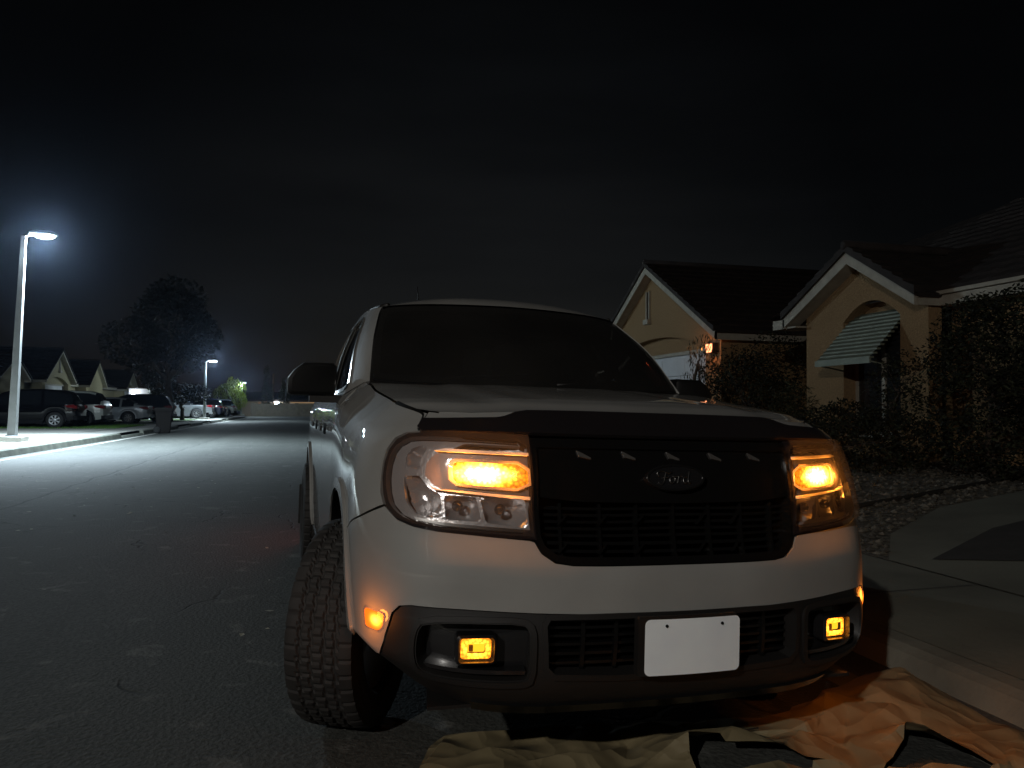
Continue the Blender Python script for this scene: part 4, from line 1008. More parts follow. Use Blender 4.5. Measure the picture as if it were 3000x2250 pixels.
def gable_house(Xf, Yc, half, zp, ze, deep, sgn, root, door=True, depth_out=.30, wall_in=.25, stucco=None, zg=.3, slit=True, fasc_w=.17, rows=12, arch_w=None, detail=True):
    """a gable whose front looks toward the road. sgn=+1: the house lies at larger x"""
    st = stucco or STUCCO
    Xw = Xf+sgn*depth_out; slope = (zp-ze)/half
    hw = half-wall_in; zt = ze+(zp-ze)*(1-hw/half)-.10; zpk = zp-.16
    # front wall with arched recess
    outer = [(-hw, zg), (hw, zg), (hw, zt), (0, zpk), (-hw, zt)]
    mb = MB(); fn = lambda a, b, d: (Xw+sgn*d, Yc+a, b)
    aw = arch_w or (hw-.75)
    def archp(w, z0, zs, zc_, n=14):
        P = [(w, z0), (w, zs)]
        for k in range(1, n): 
            a = 1-2*k/n; P.append((a*w, zs+(zc_-zs)*(1-a*a)))
        P += [(-w, zs), (-w, z0)]
        return P
    if door:
        zd = zg+2.24
        A = archp(aw, zg, zd+.10, zd+.52)
        tr = tessellate_polygon([[Vector((a, b, 0)) for a, b in outer], [Vector((a, b, 0)) for a, b in A]])
        pts = outer+A; mb.add([fn(a, b, 0) for a, b in pts], [tuple(t) for t in tr])
        m = len(A); mb.add([fn(a, b, 0) for a, b in A]+[fn(a, b, .24) for a, b in A], [(i, i+1, m+i+1, m+i) for i in range(m-1)])
        dw = aw-.18
        P2 = A; D = [(dw, zg), (dw, zd), (-dw, zd), (-dw, zg)]
        rest = [(aw, zg)]+A[1:-1]+[(-aw, zg), (-dw, zg), (-dw, zd), (dw, zd), (dw, zg)]
        tr = tessellate_polygon([[Vector((a, b, 0)) for a, b in rest]]); mb.add([fn(a, b, .24) for a, b in rest], [tuple(t) for t in tr])
    else:
        tr = tessellate_polygon([[Vector((a, b, 0)) for a, b in outer]]); mb.add([fn(a, b, 0) for a, b in outer], [tuple(t) for t in tr])
    # side and back walls
    for s in (-1, 1):
        mb.add([fn(s*hw, zg, 0), fn(s*hw, zg, deep), fn(s*hw, zt, deep), fn(s*hw, zt, 0)], [(0,1,2,3)])
    w_ = mb.build('wall', st, root, fix=False)
    if door:
        gd = MB(); 
        for k in range(4):
            z0 = zg+(zd-zg)*k/4; z1 = zg+(zd-zg)*(k+1)/4-.012
            gd.box((min(Xw+sgn*.30, Xw+sgn*.34), Yc-dw, z0), (max(Xw+sgn*.30, Xw+sgn*.34), Yc+dw, z1))
            if detail:
                for q in range(4):
                    y0 = Yc-dw+.12+q*(2*dw)/4; gd.box((min(Xw+sgn*.292, Xw+sgn*.30), y0, z0+.10), (max(Xw+sgn*.292, Xw+sgn*.30), y0+2*dw/4-.24, z1-.10))
        g_ = gd.build('garage_door', GDOOR, root)
        tm = MB(); tm.box((min(Xw+sgn*.22, Xw+sgn*.25), Yc-dw-.02, zd-.02), (max(Xw+sgn*.22, Xw+sgn*.25), Yc+dw+.02, zd+.07)); tm.build('frame', FASC, g_)
    if slit:
        zz0 = zp-1.44*(zp-ze)/2.2; zz1 = zp-.68*(zp-ze)/2.2
        sm_ = MB(); sm_.box((min(Xw-sgn*.02, Xw+sgn*.05), Yc+.33, zz0), (max(Xw-sgn*.02, Xw+sgn*.05), Yc+.47, zz1)); so = sm_.build('vent_slot', WIN, root)
        fm = MB()
        for a, b in ((.28,.33),(.47,.52)): fm.box((min(Xw-sgn*.05, Xw), Yc+a, zz0-.02), (max(Xw-sgn*.05, Xw), Yc+b, zz1+.03))
        fm.box((min(Xw-sgn*.12, Xw), Yc+.24, zz0-.16), (max(Xw-sgn*.12, Xw), Yc+.56, zz0-.02)); fm.build('sill', FASC, so)
    # rake boards
    fb = MB()
    for s in (-1, 1):
        L = [(0, zp), (s*half, ze), (s*half, ze-fasc_w*1.15), (0, zp-fasc_w*1.25)]
        fb.prism(L, lambda a, b, d: (Xf+sgn*d, Yc+a, b), 0, .05)
    fb.build('rake_board', FASC, root)
    sf = MB()
    for s in (-1, 1):
        sf.add([(Xf+sgn*.05, Yc, zp-.16), (Xf+sgn*.05, Yc+s*half, ze-.13), (Xw, Yc+s*half, ze-.13), (Xw, Yc, zp-.16)], [(0,1,2,3)])
        sf.box((min(Xf, Xf+sgn*deep), Yc+s*half-(.03 if s > 0 else 0), ze-.20), (max(Xf, Xf+sgn*deep), Yc+s*half+(.03 if s < 0 else 0), ze-.01))
    sf.build('eave', FASC, root)
    rf = MB()
    for s in (-1, 1):
        ov = .10
        roof_slope(rf, (Xf-sgn*.04, Yc+s*(half+ov), ze-ov*slope+.03), (Xf+sgn*deep, Yc+s*(half+ov), ze-ov*slope+.03), (Xf+sgn*deep, Yc, zp+.03), (Xf-sgn*.04, Yc, zp+.03), rows, .05)
        # rake tiles stepping down the edge
        for k in range(rows*1):
            a = (k+.02)/rows; b = (k+1)/rows
            y0, z0 = Yc+s*half*(1-a), ze+(zp-ze)*a; y1, z1 = Yc+s*half*(1-b), ze+(zp-ze)*b
            rf.prism([(y0, z0-.01), (y1, z1-.01), (y1, z1+.095), (y0, z0+.125)], lambda p, q, d: (Xf+sgn*d, p, q), -.05, .16)
    rf.tube([(Xf-sgn*.06, Yc, zp+.11), (Xf+sgn*deep, Yc, zp+.11)], .085, 6)
    rf.build('roof', TILE if sgn > 0 else TILED, root)
    return Xw

house = empty('stucco_house', (12, 14, .3), (0,0,0), 'tan stucco house with cream edged gables and white garage door, right of the truck', 'house')
zero = Matrix.Translation((-12, -14, -.3))
class Root:   # children are built in world coordinates, then parented keeping their place
    pass
def rebase(root, before):
    for o in list(bpy.data.objects):
        if o.name not in before and o.parent == root and o.type == 'MESH': o.matrix_parent_inverse = Matrix.Translation(-Vector(root.location))
before = {o.name for o in bpy.data.objects}
gable_house(9.0, 20.03, 3.92, 5.22, 3.02, 7.0, 1, house, zg=.42, rows=13)
# bedroom gable with an arched, awning-shaded window
XB = 9.0; Yb = 11.55; zpB = 3.98
mb = MB(); fnB = lambda a, b, d: (XB+.30+d, a, b)
wallB = [(10.02,.3),(10.02,3.02),(Yb,3.80),(13.1,3.06),(13.1,.3)]
def archB(y0, y1, z0, zs, zc_, n=14):
    P = [(y0, z0), (y0, zs)]
    for k in range(1, n): a = k/n; P.append((y0+(y1-y0)*a, zs+(zc_-zs)*(1-(2*a-1)**2)))
    return P+[(y1, zs), (y1, z0)]
A = archB(10.62, 12.02, .85, 2.78, 3.10)
tr = tessellate_polygon([[Vector((a, b, 0)) for a, b in wallB], [Vector((a, b, 0)) for a, b in A]])
mb.add([fnB(a, b, 0) for a, b in wallB+A], [tuple(t) for t in tr])
m = len(A); mb.add([fnB(a, b, 0) for a, b in A]+[fnB(a, b, .30) for a, b in A], [(i, (i+1) % m, m+(i+1) % m, m+i) for i in range(m)])
trr = tessellate_polygon([[Vector((a, b, 0)) for a, b in A]]); mb.add([fnB(a, b, .30) for a, b in A], [tuple(t) for t in trr])
mb.add([(9.3,13.1,.3),(9.3,13.1,3.06),(15,13.1,3.06),(15,13.1,.3)], [(0,1,2,3)])
mb.add([(9.3,10.02,.3),(9.3,10.02,3.02),(9.55,10.02,3.02),(9.55,10.02,.3)], [(0,1,2,3)])
mb.add([(9.75,10.02,.3),(9.75,10.02,2.95),(9.75,2.0,2.95),(9.75,2.0,.3)], [(0,1,2,3)])
mb.add([(12.2,13.1,.3),(12.2,13.1,3.06),(12.2,16.4,3.06),(12.2,16.4,.3)], [(0,1,2,3)])
mb.build('wall', STUCCO, house, fix=False)
# awning window
fm = MB()
fm.box((9.58,10.66,.9),(9.60,11.28,2.74)); fm.box((9.58,11.34,.9),(9.60,11.98,2.74)); wo = fm.build('window', WIN, house)
fm = MB(); fm.box((9.55,11.27,.86),(9.60,11.35,2.78)); fm.box((9.55,10.62,.84),(9.60,10.68,2.78)); fm.box((9.55,11.96,.84),(9.60,12.02,2.78)); fm.box((9.55,10.62,.84),(9.60,12.02,.90)); fm.build('frame', FASC, wo)
fm = MB(); fm.box((9.18,10.52,.74),(9.34,12.12,.84)); fm.build('sill', FASC, wo)
AWM = mat('awning_aluminium', (.17,.19,.145), .55, .2, noise_amt=.15, noise_scale=5)
mb = MB()
for k in range(12):
    a, b = k/12, (k+1)/12
    x0, z0 = 9.54-.80*a, 2.92-.86*a; x1, z1 = 9.54-.80*b, 2.92-.86*b
    y0_, y1_ = 10.64, 12.0
    mb.box((min(x0, x1)-.012, y0_, min(z0, z1)-.012), (max(x0, x1)-.0, y1_, min(z0, z1)+.020))
    mb.add([(x0, y0_, z0), (x0, y1_, z0), (x1-.015, y1_, z1+.02), (x1-.015, y0_, z1+.02)], [(0,1,2,3)])
mb.box((8.70,10.62,1.965),(8.735,12.02,2.065))
mb.tube([(8.72,10.64,2.0),(9.3,10.64,1.9)], .012, 6); mb.tube([(8.72,12.0,2.0),(9.3,12.0,1.9)], .012, 6)
mb.build('awning', AWM, house)
# trim of the bedroom gable
mb = MB()
mb.prism([(Yb, zpB),(9.98,3.02),(9.98,2.84),(Yb, zpB-.22)], lambda a, b, d: (XB+d, a, b), 0, .05)
mb.prism([(Yb, zpB),(13.45,2.98),(13.45,2.80),(Yb, zpB-.22)], lambda a, b, d: (XB+d, a, b), 0, .05)
mb.prism([(13.40,2.80),(13.40,2.98),(13.78,2.98),(13.78,2.80)], lambda a, b, d: (XB+d, a, b), 0, .05)
mb.build('rake_board', FASC, house)
mb = MB()
mb.add([(9.05,Yb,3.76),(9.05,9.98,2.84),(9.3,9.98,2.84),(9.3,Yb,3.76)], [(0,1,2,3)])
mb.add([(9.05,Yb,3.76),(9.05,13.4,2.82),(9.3,13.4,2.82),(9.3,Yb,3.76)], [(0,1,2,3)])
mb.box((9.051,13.10,2.80),(9.60,13.78,2.83)); mb.box((9.051,13.74,2.83),(15,13.78,2.98))
mb.box((9.053,9.94,2.84),(9.50,9.98,3.0))
mb.box((9.42,2.0,2.84),(9.46,9.93,3.0)); mb.box((9.47,2.0,2.83),(9.74,9.93,2.85)); mb.box((9.36,2.0,3.003),(9.45,9.93,3.06))
mb.box((9.46,13.785,2.84),(11.9,13.82,3.0)) if False else None
mb.box((11.6,13.79,2.84),(11.64,16.1,3.0))
mb.build('eave', FASC, house)
rf = MB()
sl = (zpB-3.0)/1.57
roof_slope(rf, (8.96,9.88,2.97),(14,9.88,2.97),(14,Yb,zpB+.03),(8.96,Yb,zpB+.03), 7)
roof_slope(rf, (8.96,13.8,2.97),(14,13.8,2.97),(14,Yb,zpB+.03),(8.96,Yb,zpB+.03), 9)
for s, Ye in ((-1, 9.93), (1, 13.45)):
    for k in range(7):
        a, b = k/7, (k+1)/7; y0, z0 = Ye+(Yb-Ye)*a, 3.0+(zpB-3.0)*a; y1, z1 = Ye+(Yb-Ye)*b, 3.0+(zpB-3.0)*b
        rf.prism([(y0, z0-.01), (y1, z1-.01), (y1, z1+.105), (y0, z0+.14)], lambda p, q, d: (XB+d, p, q), -.05, .16)
rf.tube([(8.94,Yb,zpB+.11),(14,Yb,zpB+.11)], .085, 6)
# main roof behind
roof_slope(rf, (9.38,1.5,3.07),(9.38,13.9,3.07),(14.0,12.5,5.6),(14.0,3,5.6), 16)
roof_slope(rf, (11.6,13.4,3.05),(11.6,24,3.05),(15,24,5.1),(14.0,12.0,5.6), 12)
rf.add([(14,3,5.6),(14,12.5,5.6),(19,13.9,3.0),(19,1.5,3.0)], [(0,1,2,3)])
rf.build('roof', TILE, house)
# lit house-number lamp beside the garage
mb = MB(); mb.box((9.16,16.52,2.54),(9.29,16.84,2.78)); hn = mb.build('number_lamp', mat('number_box', (.1,.05,.03), .5), house)
mb = MB(); mb.box((9.145,16.54,2.56),(9.158,16.82,2.76)); mb.build('lamp_panel', emis('number_glow', (1,.33,.14), 3.2), hn)
mb = MB()
for yy, cells in ((16.765,(1,1,0,1,0,1,1)), (16.69,(1,0,1,1,1,0,1)), (16.615,(1,0,1,1,0,1,1))):
    seg = [((-.02,.045),(.02,.052)),((-.024,.0),(-.017,.05)),((.017,.0),(.024,.05)),((-.02,-.004),(.02,.004)),((-.024,-.05),(-.017,0)),((.017,-.05),(.024,0)),((-.02,-.052),(.02,-.045))]
    for on, ((a, b), (c, d)) in zip(cells, seg):
        if on: mb.box((9.136,yy-c,2.66+b),(9.143,yy-a,2.66+d))
mb.build('house_number', mat('number_dark', (.25,.03,.01), .5), hn)
rebase(house, before)
for nm, p, pw, c in (('number_lamp_light', (8.98,16.68,2.66), 9, (1,.36,.12)),):
    ld = bpy.data.lights.new(nm, 'POINT'); ld.energy = pw; ld.color = c; ld.shadow_soft_size = .05; lo = bpy.data.objects.new(nm, ld); COL.objects.link(lo); lo.location = p

def far_house(label, gables, walls, root_at):
    r = empty('stucco_house', root_at, (0,0,0), label, 'house', 'stucco houses along the left pavement')
    bf = {o.name for o in bpy.data.objects}
    for Xf, Yc, half, zp, ze, door in gables: gable_house(Xf, Yc, half, zp, ze, 5, -1, r, door=door, stucco=STUCCO2, zg=.142, rows=8, wall_in=.2, slit=door, arch_w=half-.75 if door else None, fasc_w=.13)
    mb = MB(); fb = MB(); rf = MB()
    for x, y0, y1, z in walls:
        mb.box((x-4, y0, .142), (x, y1, z-.2)); fb.box((x+.25, y0, z-.2), (x+.29, y1, z)); roof_slope(rf, (x+.3, y0, z), (x+.3, y1, z), (x-4, y1, z+1.5), (x-4, y0, z+1.5), 6)
        for q in (y0+.6, y1-1.5):
            pass
    mb.build('wall', STUCCO2, r); fb.build('eave', FASC, r); rf.build('roof', TILE, r)
    rebase(r, bf)
far_house('far tan house behind the black car, its tall middle gable over a pale garage door', [(-15.5,54.4,3.0,4.60,2.68,True), (-15.5,46.6,2.2,3.75,2.60,False)], [(-16.5,47.6,52.2,2.66)], (-16,50,.14))
far_house('farther dim house with narrow steep gables between the pale garage door and dark tree', [(-15.5,63.0,2.4,4.35,2.60,False), (-15.5,74.0,2.4,4.1,2.55,True)], [(-16.5,56.8,61.4,2.62),(-16.5,64.8,72.0,2.60)], (-16,66,.14))
# long boundary wall closing the far end of the road
WALLM = mat('block_wall', (.10,.085,.065), .95, noise_amt=.2, noise_scale=3)
mb = MB(); mb.box((-7.0,95,-.2),(30,95.25,1.45))
for x in range(-7, 30, 5): mb.box((x-.2,94.93,-.2),(x+.2,95.3,1.58))
tag(mb.build('boundary_wall', WALLM), 'long dark block wall closing off the far end of the road', 'wall')
fh = empty('bungalow', (-1,104,0), (0,0,0), 'low far building beyond the end wall with a bright white light', 'building')
bf = {o.name for o in bpy.data.objects}
mb = MB(); mb.box((-9,103,-.2),(6,110,1.75)); mb.build('wall', mat('far_wall', (.25,.20,.14), .9), fh)
mb = MB(); roof_slope(mb, (-9.4,102.6,1.9),(6.4,102.6,1.9),(6.4,106.5,3.0),(-9.4,106.5,3.0), 6); mb.build('roof', TILE, fh)
mb = MB(); mb.box((-4.9,102.88,1.40),(-4.35,103.0,1.74)); mb.build('flood_lamp', emis('flood_glow', (.85,.92,1), 45), fh)
mb = MB(); mb.box((-2.9,102.90,1.62),(3.0,102.96,1.70)); mb.build('lit_fascia', emis('fascia_glow', (1,.62,.30), .32), fh)  # fascia is no lamp; its warm light is emitted by the material
mb = MB(); mb.box((-6.9,102.9,1.3),(-5.6,102.97,1.72)); mb.build('window', emis('win_glow', (1,.62,.35), .12), fh)
rebase(fh, bf)
ld = bpy.data.lights.new('flood_light', 'POINT'); ld.energy = 120; ld.color = (.9,.95,1); ld.shadow_soft_size = .1; lo = bpy.data.objects.new('flood_light', ld); COL.objects.link(lo); lo.location = (-4.6,102.3,1.7)
# lit garage front with a bright porch lamp behind the dark tree
ph = empty('garage_building', (-15,66,.14), (0,0,0), 'small white garage front lit by a bright porch lamp behind the tree', 'building')
bf = {o.name for o in bpy.data.objects}
mb = MB(); mb.box((-12.9,60.4,.142),(-11.55,60.7,2.35)); mb.build('wall', mat('white_wall', (.55,.56,.58), .8), ph)
mb = MB(); mb.box((-13.0,60.2,2.35),(-11.4,61.2,2.42)); mb.build('roof', TILE, ph)
mb = MB(); mb.lathe([(0,-.12),(.10,-.08),(.12,0),(.08,.1),(0,.12)], 12, lambda a, b, h: (-12.55+a, 60.0+b, 1.98+h)); mb.tube([(-12.55,60.1,2.02),(-12.55,60.4,2.08)], .02, 6); mb.build('porch_lamp', emis('porch_glow', (.85,.93,1), 40), ph)
rebase(ph, bf)
ld = bpy.data.lights.new('porch_light', 'POINT'); ld.energy = 22; ld.color = (.88,.95,1); ld.shadow_soft_size = .1; lo = bpy.data.objects.new('porch_light', ld); COL.objects.link(lo); lo.location = (-12.4,59.7,1.98)
# ------------------------------------------------------------------ other vehicles
TYRE2 = mat('far_tyre', (.012,.012,.012), .8)
CGL = mat('car_window', (.008,.009,.011), .06, coat=1)
RIMW = mat('pale_rim', (.60,.62,.64), .35, .6); RIMD = mat('dark_rim', (.16,.16,.16), .35, .6)
TAILR = mat('tail_lens_red', (.14,.006,.008), .12, coat=1); HEADC = mat('head_lens', (.5,.52,.55), .1, .5, coat=1)
CLADC = mat('car_cladding', (.006,.006,.007), .6, spec=.15)
def interp_prof(P, y):
    for a, b in zip(P, P[1:]):
        if y <= b[0]:
            t = (y-a[0])/(b[0]-a[0]) if b[0] > a[0] else 0
            return [p+(q-p)*t for p, q in zip(a, b)]
    return list(P[-1])
PROF = {
 # y from the tail: (y, z_low, z_belt, z_top, half width at belt, half width at top)
 'suv': ([(0,.50,.86,.90,.70,.66),(.05,.40,.98,1.02,.82,.70),(.16,.34,1.02,1.20,.88,.66),(.42,.30,1.03,1.56,.915,.60),(.70,.27,1.02,1.64,.92,.62),(1.6,.25,1.0,1.68,.92,.64),(2.5,.25,.98,1.655,.92,.63),(2.95,.25,.97,1.50,.92,.61),(3.45,.25,.98,1.08,.91,.66),(3.9,.26,.96,.99,.90,.66),(4.35,.32,.84,.87,.84,.62),(4.52,.42,.66,.70,.70,.58)], (.82,3.60), .35, 4.52),
 'sedan': ([(0,.48,.80,.84,.68,.60),(.05,.38,.92,.97,.80,.66),(.30,.32,.96,1.01,.88,.66),(.62,.28,.95,1.06,.90,.62),(1.15,.24,.92,1.36,.90,.56),(1.7,.23,.90,1.43,.90,.57),(2.5,.23,.88,1.42,.90,.58),(3.0,.23,.88,1.27,.90,.57),(3.55,.24,.88,.98,.90,.64),(4.1,.26,.80,.84,.88,.64),(4.5,.32,.70,.73,.82,.6),(4.68,.42,.56,.60,.66,.5)], (.98,3.72), .33, 4.68),
 'pickup': ([(0,.52,1.02,1.04,.86,.84),(.03,.50,1.05,1.06,.92,.88),(1.6,.36,1.06,1.07,.94,.90),(1.62,.36,1.06,1.10,.94,.70),(1.70,.34,1.06,1.72,.94,.66),(2.3,.32,1.06,1.80,.94,.68),(3.2,.32,1.05,1.78,.94,.68),(3.6,.32,1.05,1.55,.94,.66),(4.05,.32,1.08,1.16,.94,.72),(4.8,.34,1.06,1.10,.93,.72),(5.2,.40,.96,1.0,.88,.7),(5.35,.48,.82,.86,.78,.6)], (1.15,4.35), .39, 5.35),
}
def car(kind, tail, yc, body, rim, label, group, cladding=True, rot=90, z=.15, catg='car', roof_rails=False):
    P, (ra, fa), wr, L = PROF[kind]
    t = empty({'suv': 'parked_suv', 'sedan': 'parked_sedan', 'pickup': 'parked_pickup'}[kind], (tail, yc, z), (0, 0, radians(rot)), label, catg, group)
    ys = sorted(set([p[0] for p in P]+[L*i/46 for i in range(47)]))
    sec = []
    for y in ys:
        _, zl, zb, zt, wb, wt = interp_prof(P, y)
        # wheel arches lift the lower edge
        for c in (ra, fa):
            d = abs(y-c); 
            if d < wr+.07: zl = max(zl, wr+math.sqrt(max((wr+.07)**2-d*d, 0))*.96)
        zl = min(zl, zb-.1)
        sec.append([(wb*.93, zl), (wb*1.0, zl+(zb-zl)*.45), (wb*.995, zl+(zb-zl)*.75), (wb*.955, zb), (wt+(wb*.95-wt)*.12 if zt-zb > .2 else wb*.90, zb+(zt-zb)*.86), (wt*.93, zt-.008 if zt-zb > .2 else zt), (wt*.5, zt+.012), (0, zt+.018)])
    mb = MB(); gl = MB(); n = 8
    vs = []
    for y, s_ in zip(ys, sec):
        for a, b in s_: vs.append((a, y, b))
        for a, b in s_[-2::-1]: vs.append((-a, y, b))
    m = 15
    bod = []; gls = []
    for k in range(len(ys)-1):
        y = (ys[k]+ys[k+1])/2; _, zl, zb, zt, wb, wt = interp_prof(P, y)
        for i in range(m-1):
            f = (k*m+i, k*m+i+1, (k+1)*m+i+1, (k+1)*m+i)
            side = i in (3, 10); top = i in (5, 6, 7, 8)
            slope_f = abs(interp_prof(P, ys[k+1])[3]-interp_prof(P, ys[k])[3])/(ys[k+1]-ys[k])
            cab = zt-zb > .16
            pillar = any(abs(y-pp) < .045 for pp in (L*.30, L*.50) if kind != 'pickup') or (kind == 'pickup' and abs(y-2.75) < .05)
            if cab and ((side and not pillar) or (i in (4,5,6,7,8,9) and slope_f > .42 and (y > L*.5 or kind != 'x'))): gls.append(f)
            else: bod.append(f)
    mb.add(vs, bod+[tuple(range(m)), tuple((len(ys)-1)*m+i for i in range(m))], 0, True)
    mb.build('body', body, t, sharp=35)
    g = MB(); g.add(vs, gls, 0, True); g.build('window', CGL, t, sharp=35)
    if kind == 'pickup':
        b_ = MB(); b_.box((-.80,.05,1.03),(.80,1.60,1.085)); b_.build('bed_cover', CLADC, t)
    wbm = interp_prof(P, L/2)[4]
    lo_ = MB()
    for s in (-1, 1):
        lo_.box((min(s*wbm*.90, s*wbm*1.0), ra+wr+.1, .20), (max(s*wbm*.90, s*wbm*1.0), fa-wr-.1, .38))
        for c in (ra, fa):
            lo_.prism([(c+(wr+.105)*cos(radians(a)), wr+(wr+.10)*sin(radians(a))) for a in range(-8, 189, 12)]+[(c+(wr+.05)*cos(radians(a)), wr+(wr+.05)*sin(radians(a))) for a in range(188, -9, -12)], lambda a, b, d: (s*d, a, b), wbm*.80, wbm*1.012)
    lo_.build('cladding', CLADC if cladding else body, t)
    ub = MB(); ub.box((-wbm*.82, .25, .22), (wbm*.82, L-.35, .60)); 
    ub.build('underbody', DARK, t)
    bp = MB(); bp.prism([(-.80,.36),(.80,.36),(.83,.52),(-.83,.52)], lambda a, b, d: (a, d, b), -.035, .25); bp.build('rear_bumper', CLADC if cladding else body, t)
    zb0 = interp_prof(P, .10)[2]
    for s in (-1, 1):
        tl = MB()
        tl.prism([(.02,zb0-.16),(.34,zb0-.10),(.46,zb0-.02),(.10,zb0+.02),(.02,zb0-.03)], lambda a, b, d: (s*d, a, b), interp_prof(P, .1)[4]*.84, interp_prof(P, .25)[4]*1.012)
        tl.prism([(.52,zb0-.16),(.82,zb0-.14),(.82,zb0-.02),(.52,zb0-.0)], lambda a, b, d: (s*a, d, b), -.012, .08); tl.build('tail_lamp', TAILR, t)
        hl_ = MB(); zz = interp_prof(P, L-.3)[2]; hl_.prism([(L-.5,zz-.10),(L-.18,zz-.16),(L-.12,zz-.06),(L-.5,zz-.0)], lambda a, b, d: (s*d, a, b), .55, interp_prof(P, L-.3)[4]*1.01); hl_.build('headlight', HEADC, t)
        mr_ = MB(); ym = L*.70; mr_.prism([(.0,.0),(.18,.01),(.20,.09),(.15,.14),(.02,.12)], lambda a, b, d: (s*(wbm*.93+a), ym+d, interp_prof(P, ym)[2]+.02+b), 0, .10); mr_.build('mirror', body, t)
        hd = MB(); 
        for yy in (L*.36, L*.56): hd.tube([(s*wbm*1.005, yy, zb0-.17), (s*wbm*1.03, yy+.08, zb0-.165), (s*wbm*1.005, yy+.18, zb0-.17)], .014, 5)
        hd.build('door_handle', body, t)
    if roof_rails:
        rr = MB()
        for s in (-1, 1): rr.tube([(s*.58,.75,1.66),(s*.60,1.0,1.71),(s*.61,1.9,1.73),(s*.60,2.6,1.67)], .016, 6)
        rr.build('roof_rail', METAL, t)
    for s in (-1, 1):
        for c in (ra, fa):
            w_ = empty('wheel', (s*(wbm-.11), c, wr)); w_.parent = t
            q = MB(); q.lathe([(wr*.62,-.10),(wr*.9,-.11),(wr,-.08),(wr,.08),(wr*.9,.11),(wr*.62,.10)], 28, lambda a, b, h: (s*h, a, b)); q.build('tyre', TYRE2, w_)
            q = MB(); q.lathe([(wr*.64,.095),(wr*.60,.10),(wr*.57,.07),(wr*.56,-.05)], 28, lambda a, b, h: (s*h, a, b))
            for k in range(7):
                a0 = 2*pi*k/7
                pts = [(.10*wr, -.20), (wr*.58, -.20), (wr*.58, .20), (.10*wr, .20)]
                q.add([(s*.088, r_*cos(a0+d_*(1.0 if r_ > .2 else 1.6)), r_*sin(a0+d_*(1.0 if r_ > .2 else 1.6))) for r_, d_ in pts], [(0,1,2,3)])
            q.lathe([(0,.10),(wr*.16,.10),(wr*.2,.085)], 14, lambda a, b, h: (s*h, a, b)); q.build('rim', rim, w_)
            q = MB(); q.lathe([(0,.02),(wr*.57,.02)], 20, lambda a, b, h: (s*h, a, b)); q.build('brake_disc', DARK, w_)
    return t
BLK = mat('black_car_paint', (.002,.002,.003), .2, coat=1, spec=.2); SIL = mat('silver_car_paint', (.34,.36,.38), .35, .35, coat=1)
WHT = mat('pearl_car_paint', (.42,.44,.41), .35, .1, coat=1); BLU = mat('dark_blue_paint', (.012,.016,.04), .3, coat=1); GRY = mat('grey_car_paint', (.10,.105,.11), .35, .3, coat=1)
GP = 'vehicles parked in the driveways on the left'
car('suv', -9.95, 37.75, BLK, RIMW, 'black compact SUV with a pale wheel, nearest vehicle beyond the left gravel', GP)
car('suv', -9.55, 40.6, WHT, RIMD, 'pale silver SUV half hidden behind the black SUV', GP, z=.15)
car('sedan', -8.75, 46.3, SIL, RIMD, 'silver sedan standing behind the lawn with its tail toward the road', GP, cladding=False)
car('suv', -8.2, 50.2, BLK, RIMD, 'black SUV seen between the silver sedan and the wheeled bin', GP)
car('pickup', -7.75, 65.3, GRY, RIMD, 'grey pickup truck parked tail out beyond the wheeled bin', GP, cladding=False)
car('suv', -7.6, 70.6, BLU, RIMD, 'dark blue SUV beside the grey pickup truck', GP)
car('sedan', -7.7, 74.2, BLU, RIMD, 'dark sedan between the blue SUV and the small white SUV', GP, cladding=False)
car('suv', -7.45, 80.2, WHT, RIMD, 'white SUV farthest down the row beneath the lit willow', GP)
car('sedan', .75, 73.5, BLK, RIMD, 'dark car parked at the far right kerb, just past the truck side', None, cladding=False, rot=0, z=-.02)

# wheeled rubbish bin at the kerb
bn = empty('wheeled_bin', (-6.22, 35.6, .0), (0,0,radians(-80)), 'dark wheeled rubbish bin standing at the left kerb in front of the cars', 'rubbish bin')
BINM = mat('bin_plastic', (.010,.008,.007), .65, spec=.2, noise_amt=.2, noise_scale=5)
mb = MB(); secs = [(.0,.22,.24),(.10,.235,.27),(.85,.29,.34),(.93,.30,.35),(.93,.325,.375),(.98,.325,.375)]
vs = []
for z, hx, hy in secs:
    for a, b in rrect(hx, hy, .06, 3): vs.append((a, b, z))
n = 16; mb.add(vs, [(k*n+i, k*n+(i+1) % n, (k+1)*n+(i+1) % n, (k+1)*n+i) for k in range(5) for i in range(n)]+[tuple(range(n))], 0, False); mb.build('tub', BINM, bn)
mb = MB(); mb.prism([(-.40,.985),(.38,.985),(.40,1.0),(.30,1.06),(-.30,1.075),(-.42,1.02)], lambda a, b, d: (d, a, b), -.33, .33); mb.build('lid', BINM, bn)
mb = MB(); mb.tube([(-.30,-.43,.95),(.30,-.43,.95)], .018, 8); mb.tube([(-.28,-.36,.90),(-.28,-.43,.95)], .018, 6); mb.tube([(.28,-.36,.90),(.28,-.43,.95)], .018, 6); mb.build('handle', BINM, bn)
for s in (-1, 1):
    mb = MB(); mb.lathe([(0,-.03),(.12,-.03),(.14,-.02),(.14,.02),(.12,.03),(0,.03)], 18, lambda a, b, h: (s*.30+h, -.26+a, .14+b)); mb.build('wheel', TYRE2, bn)

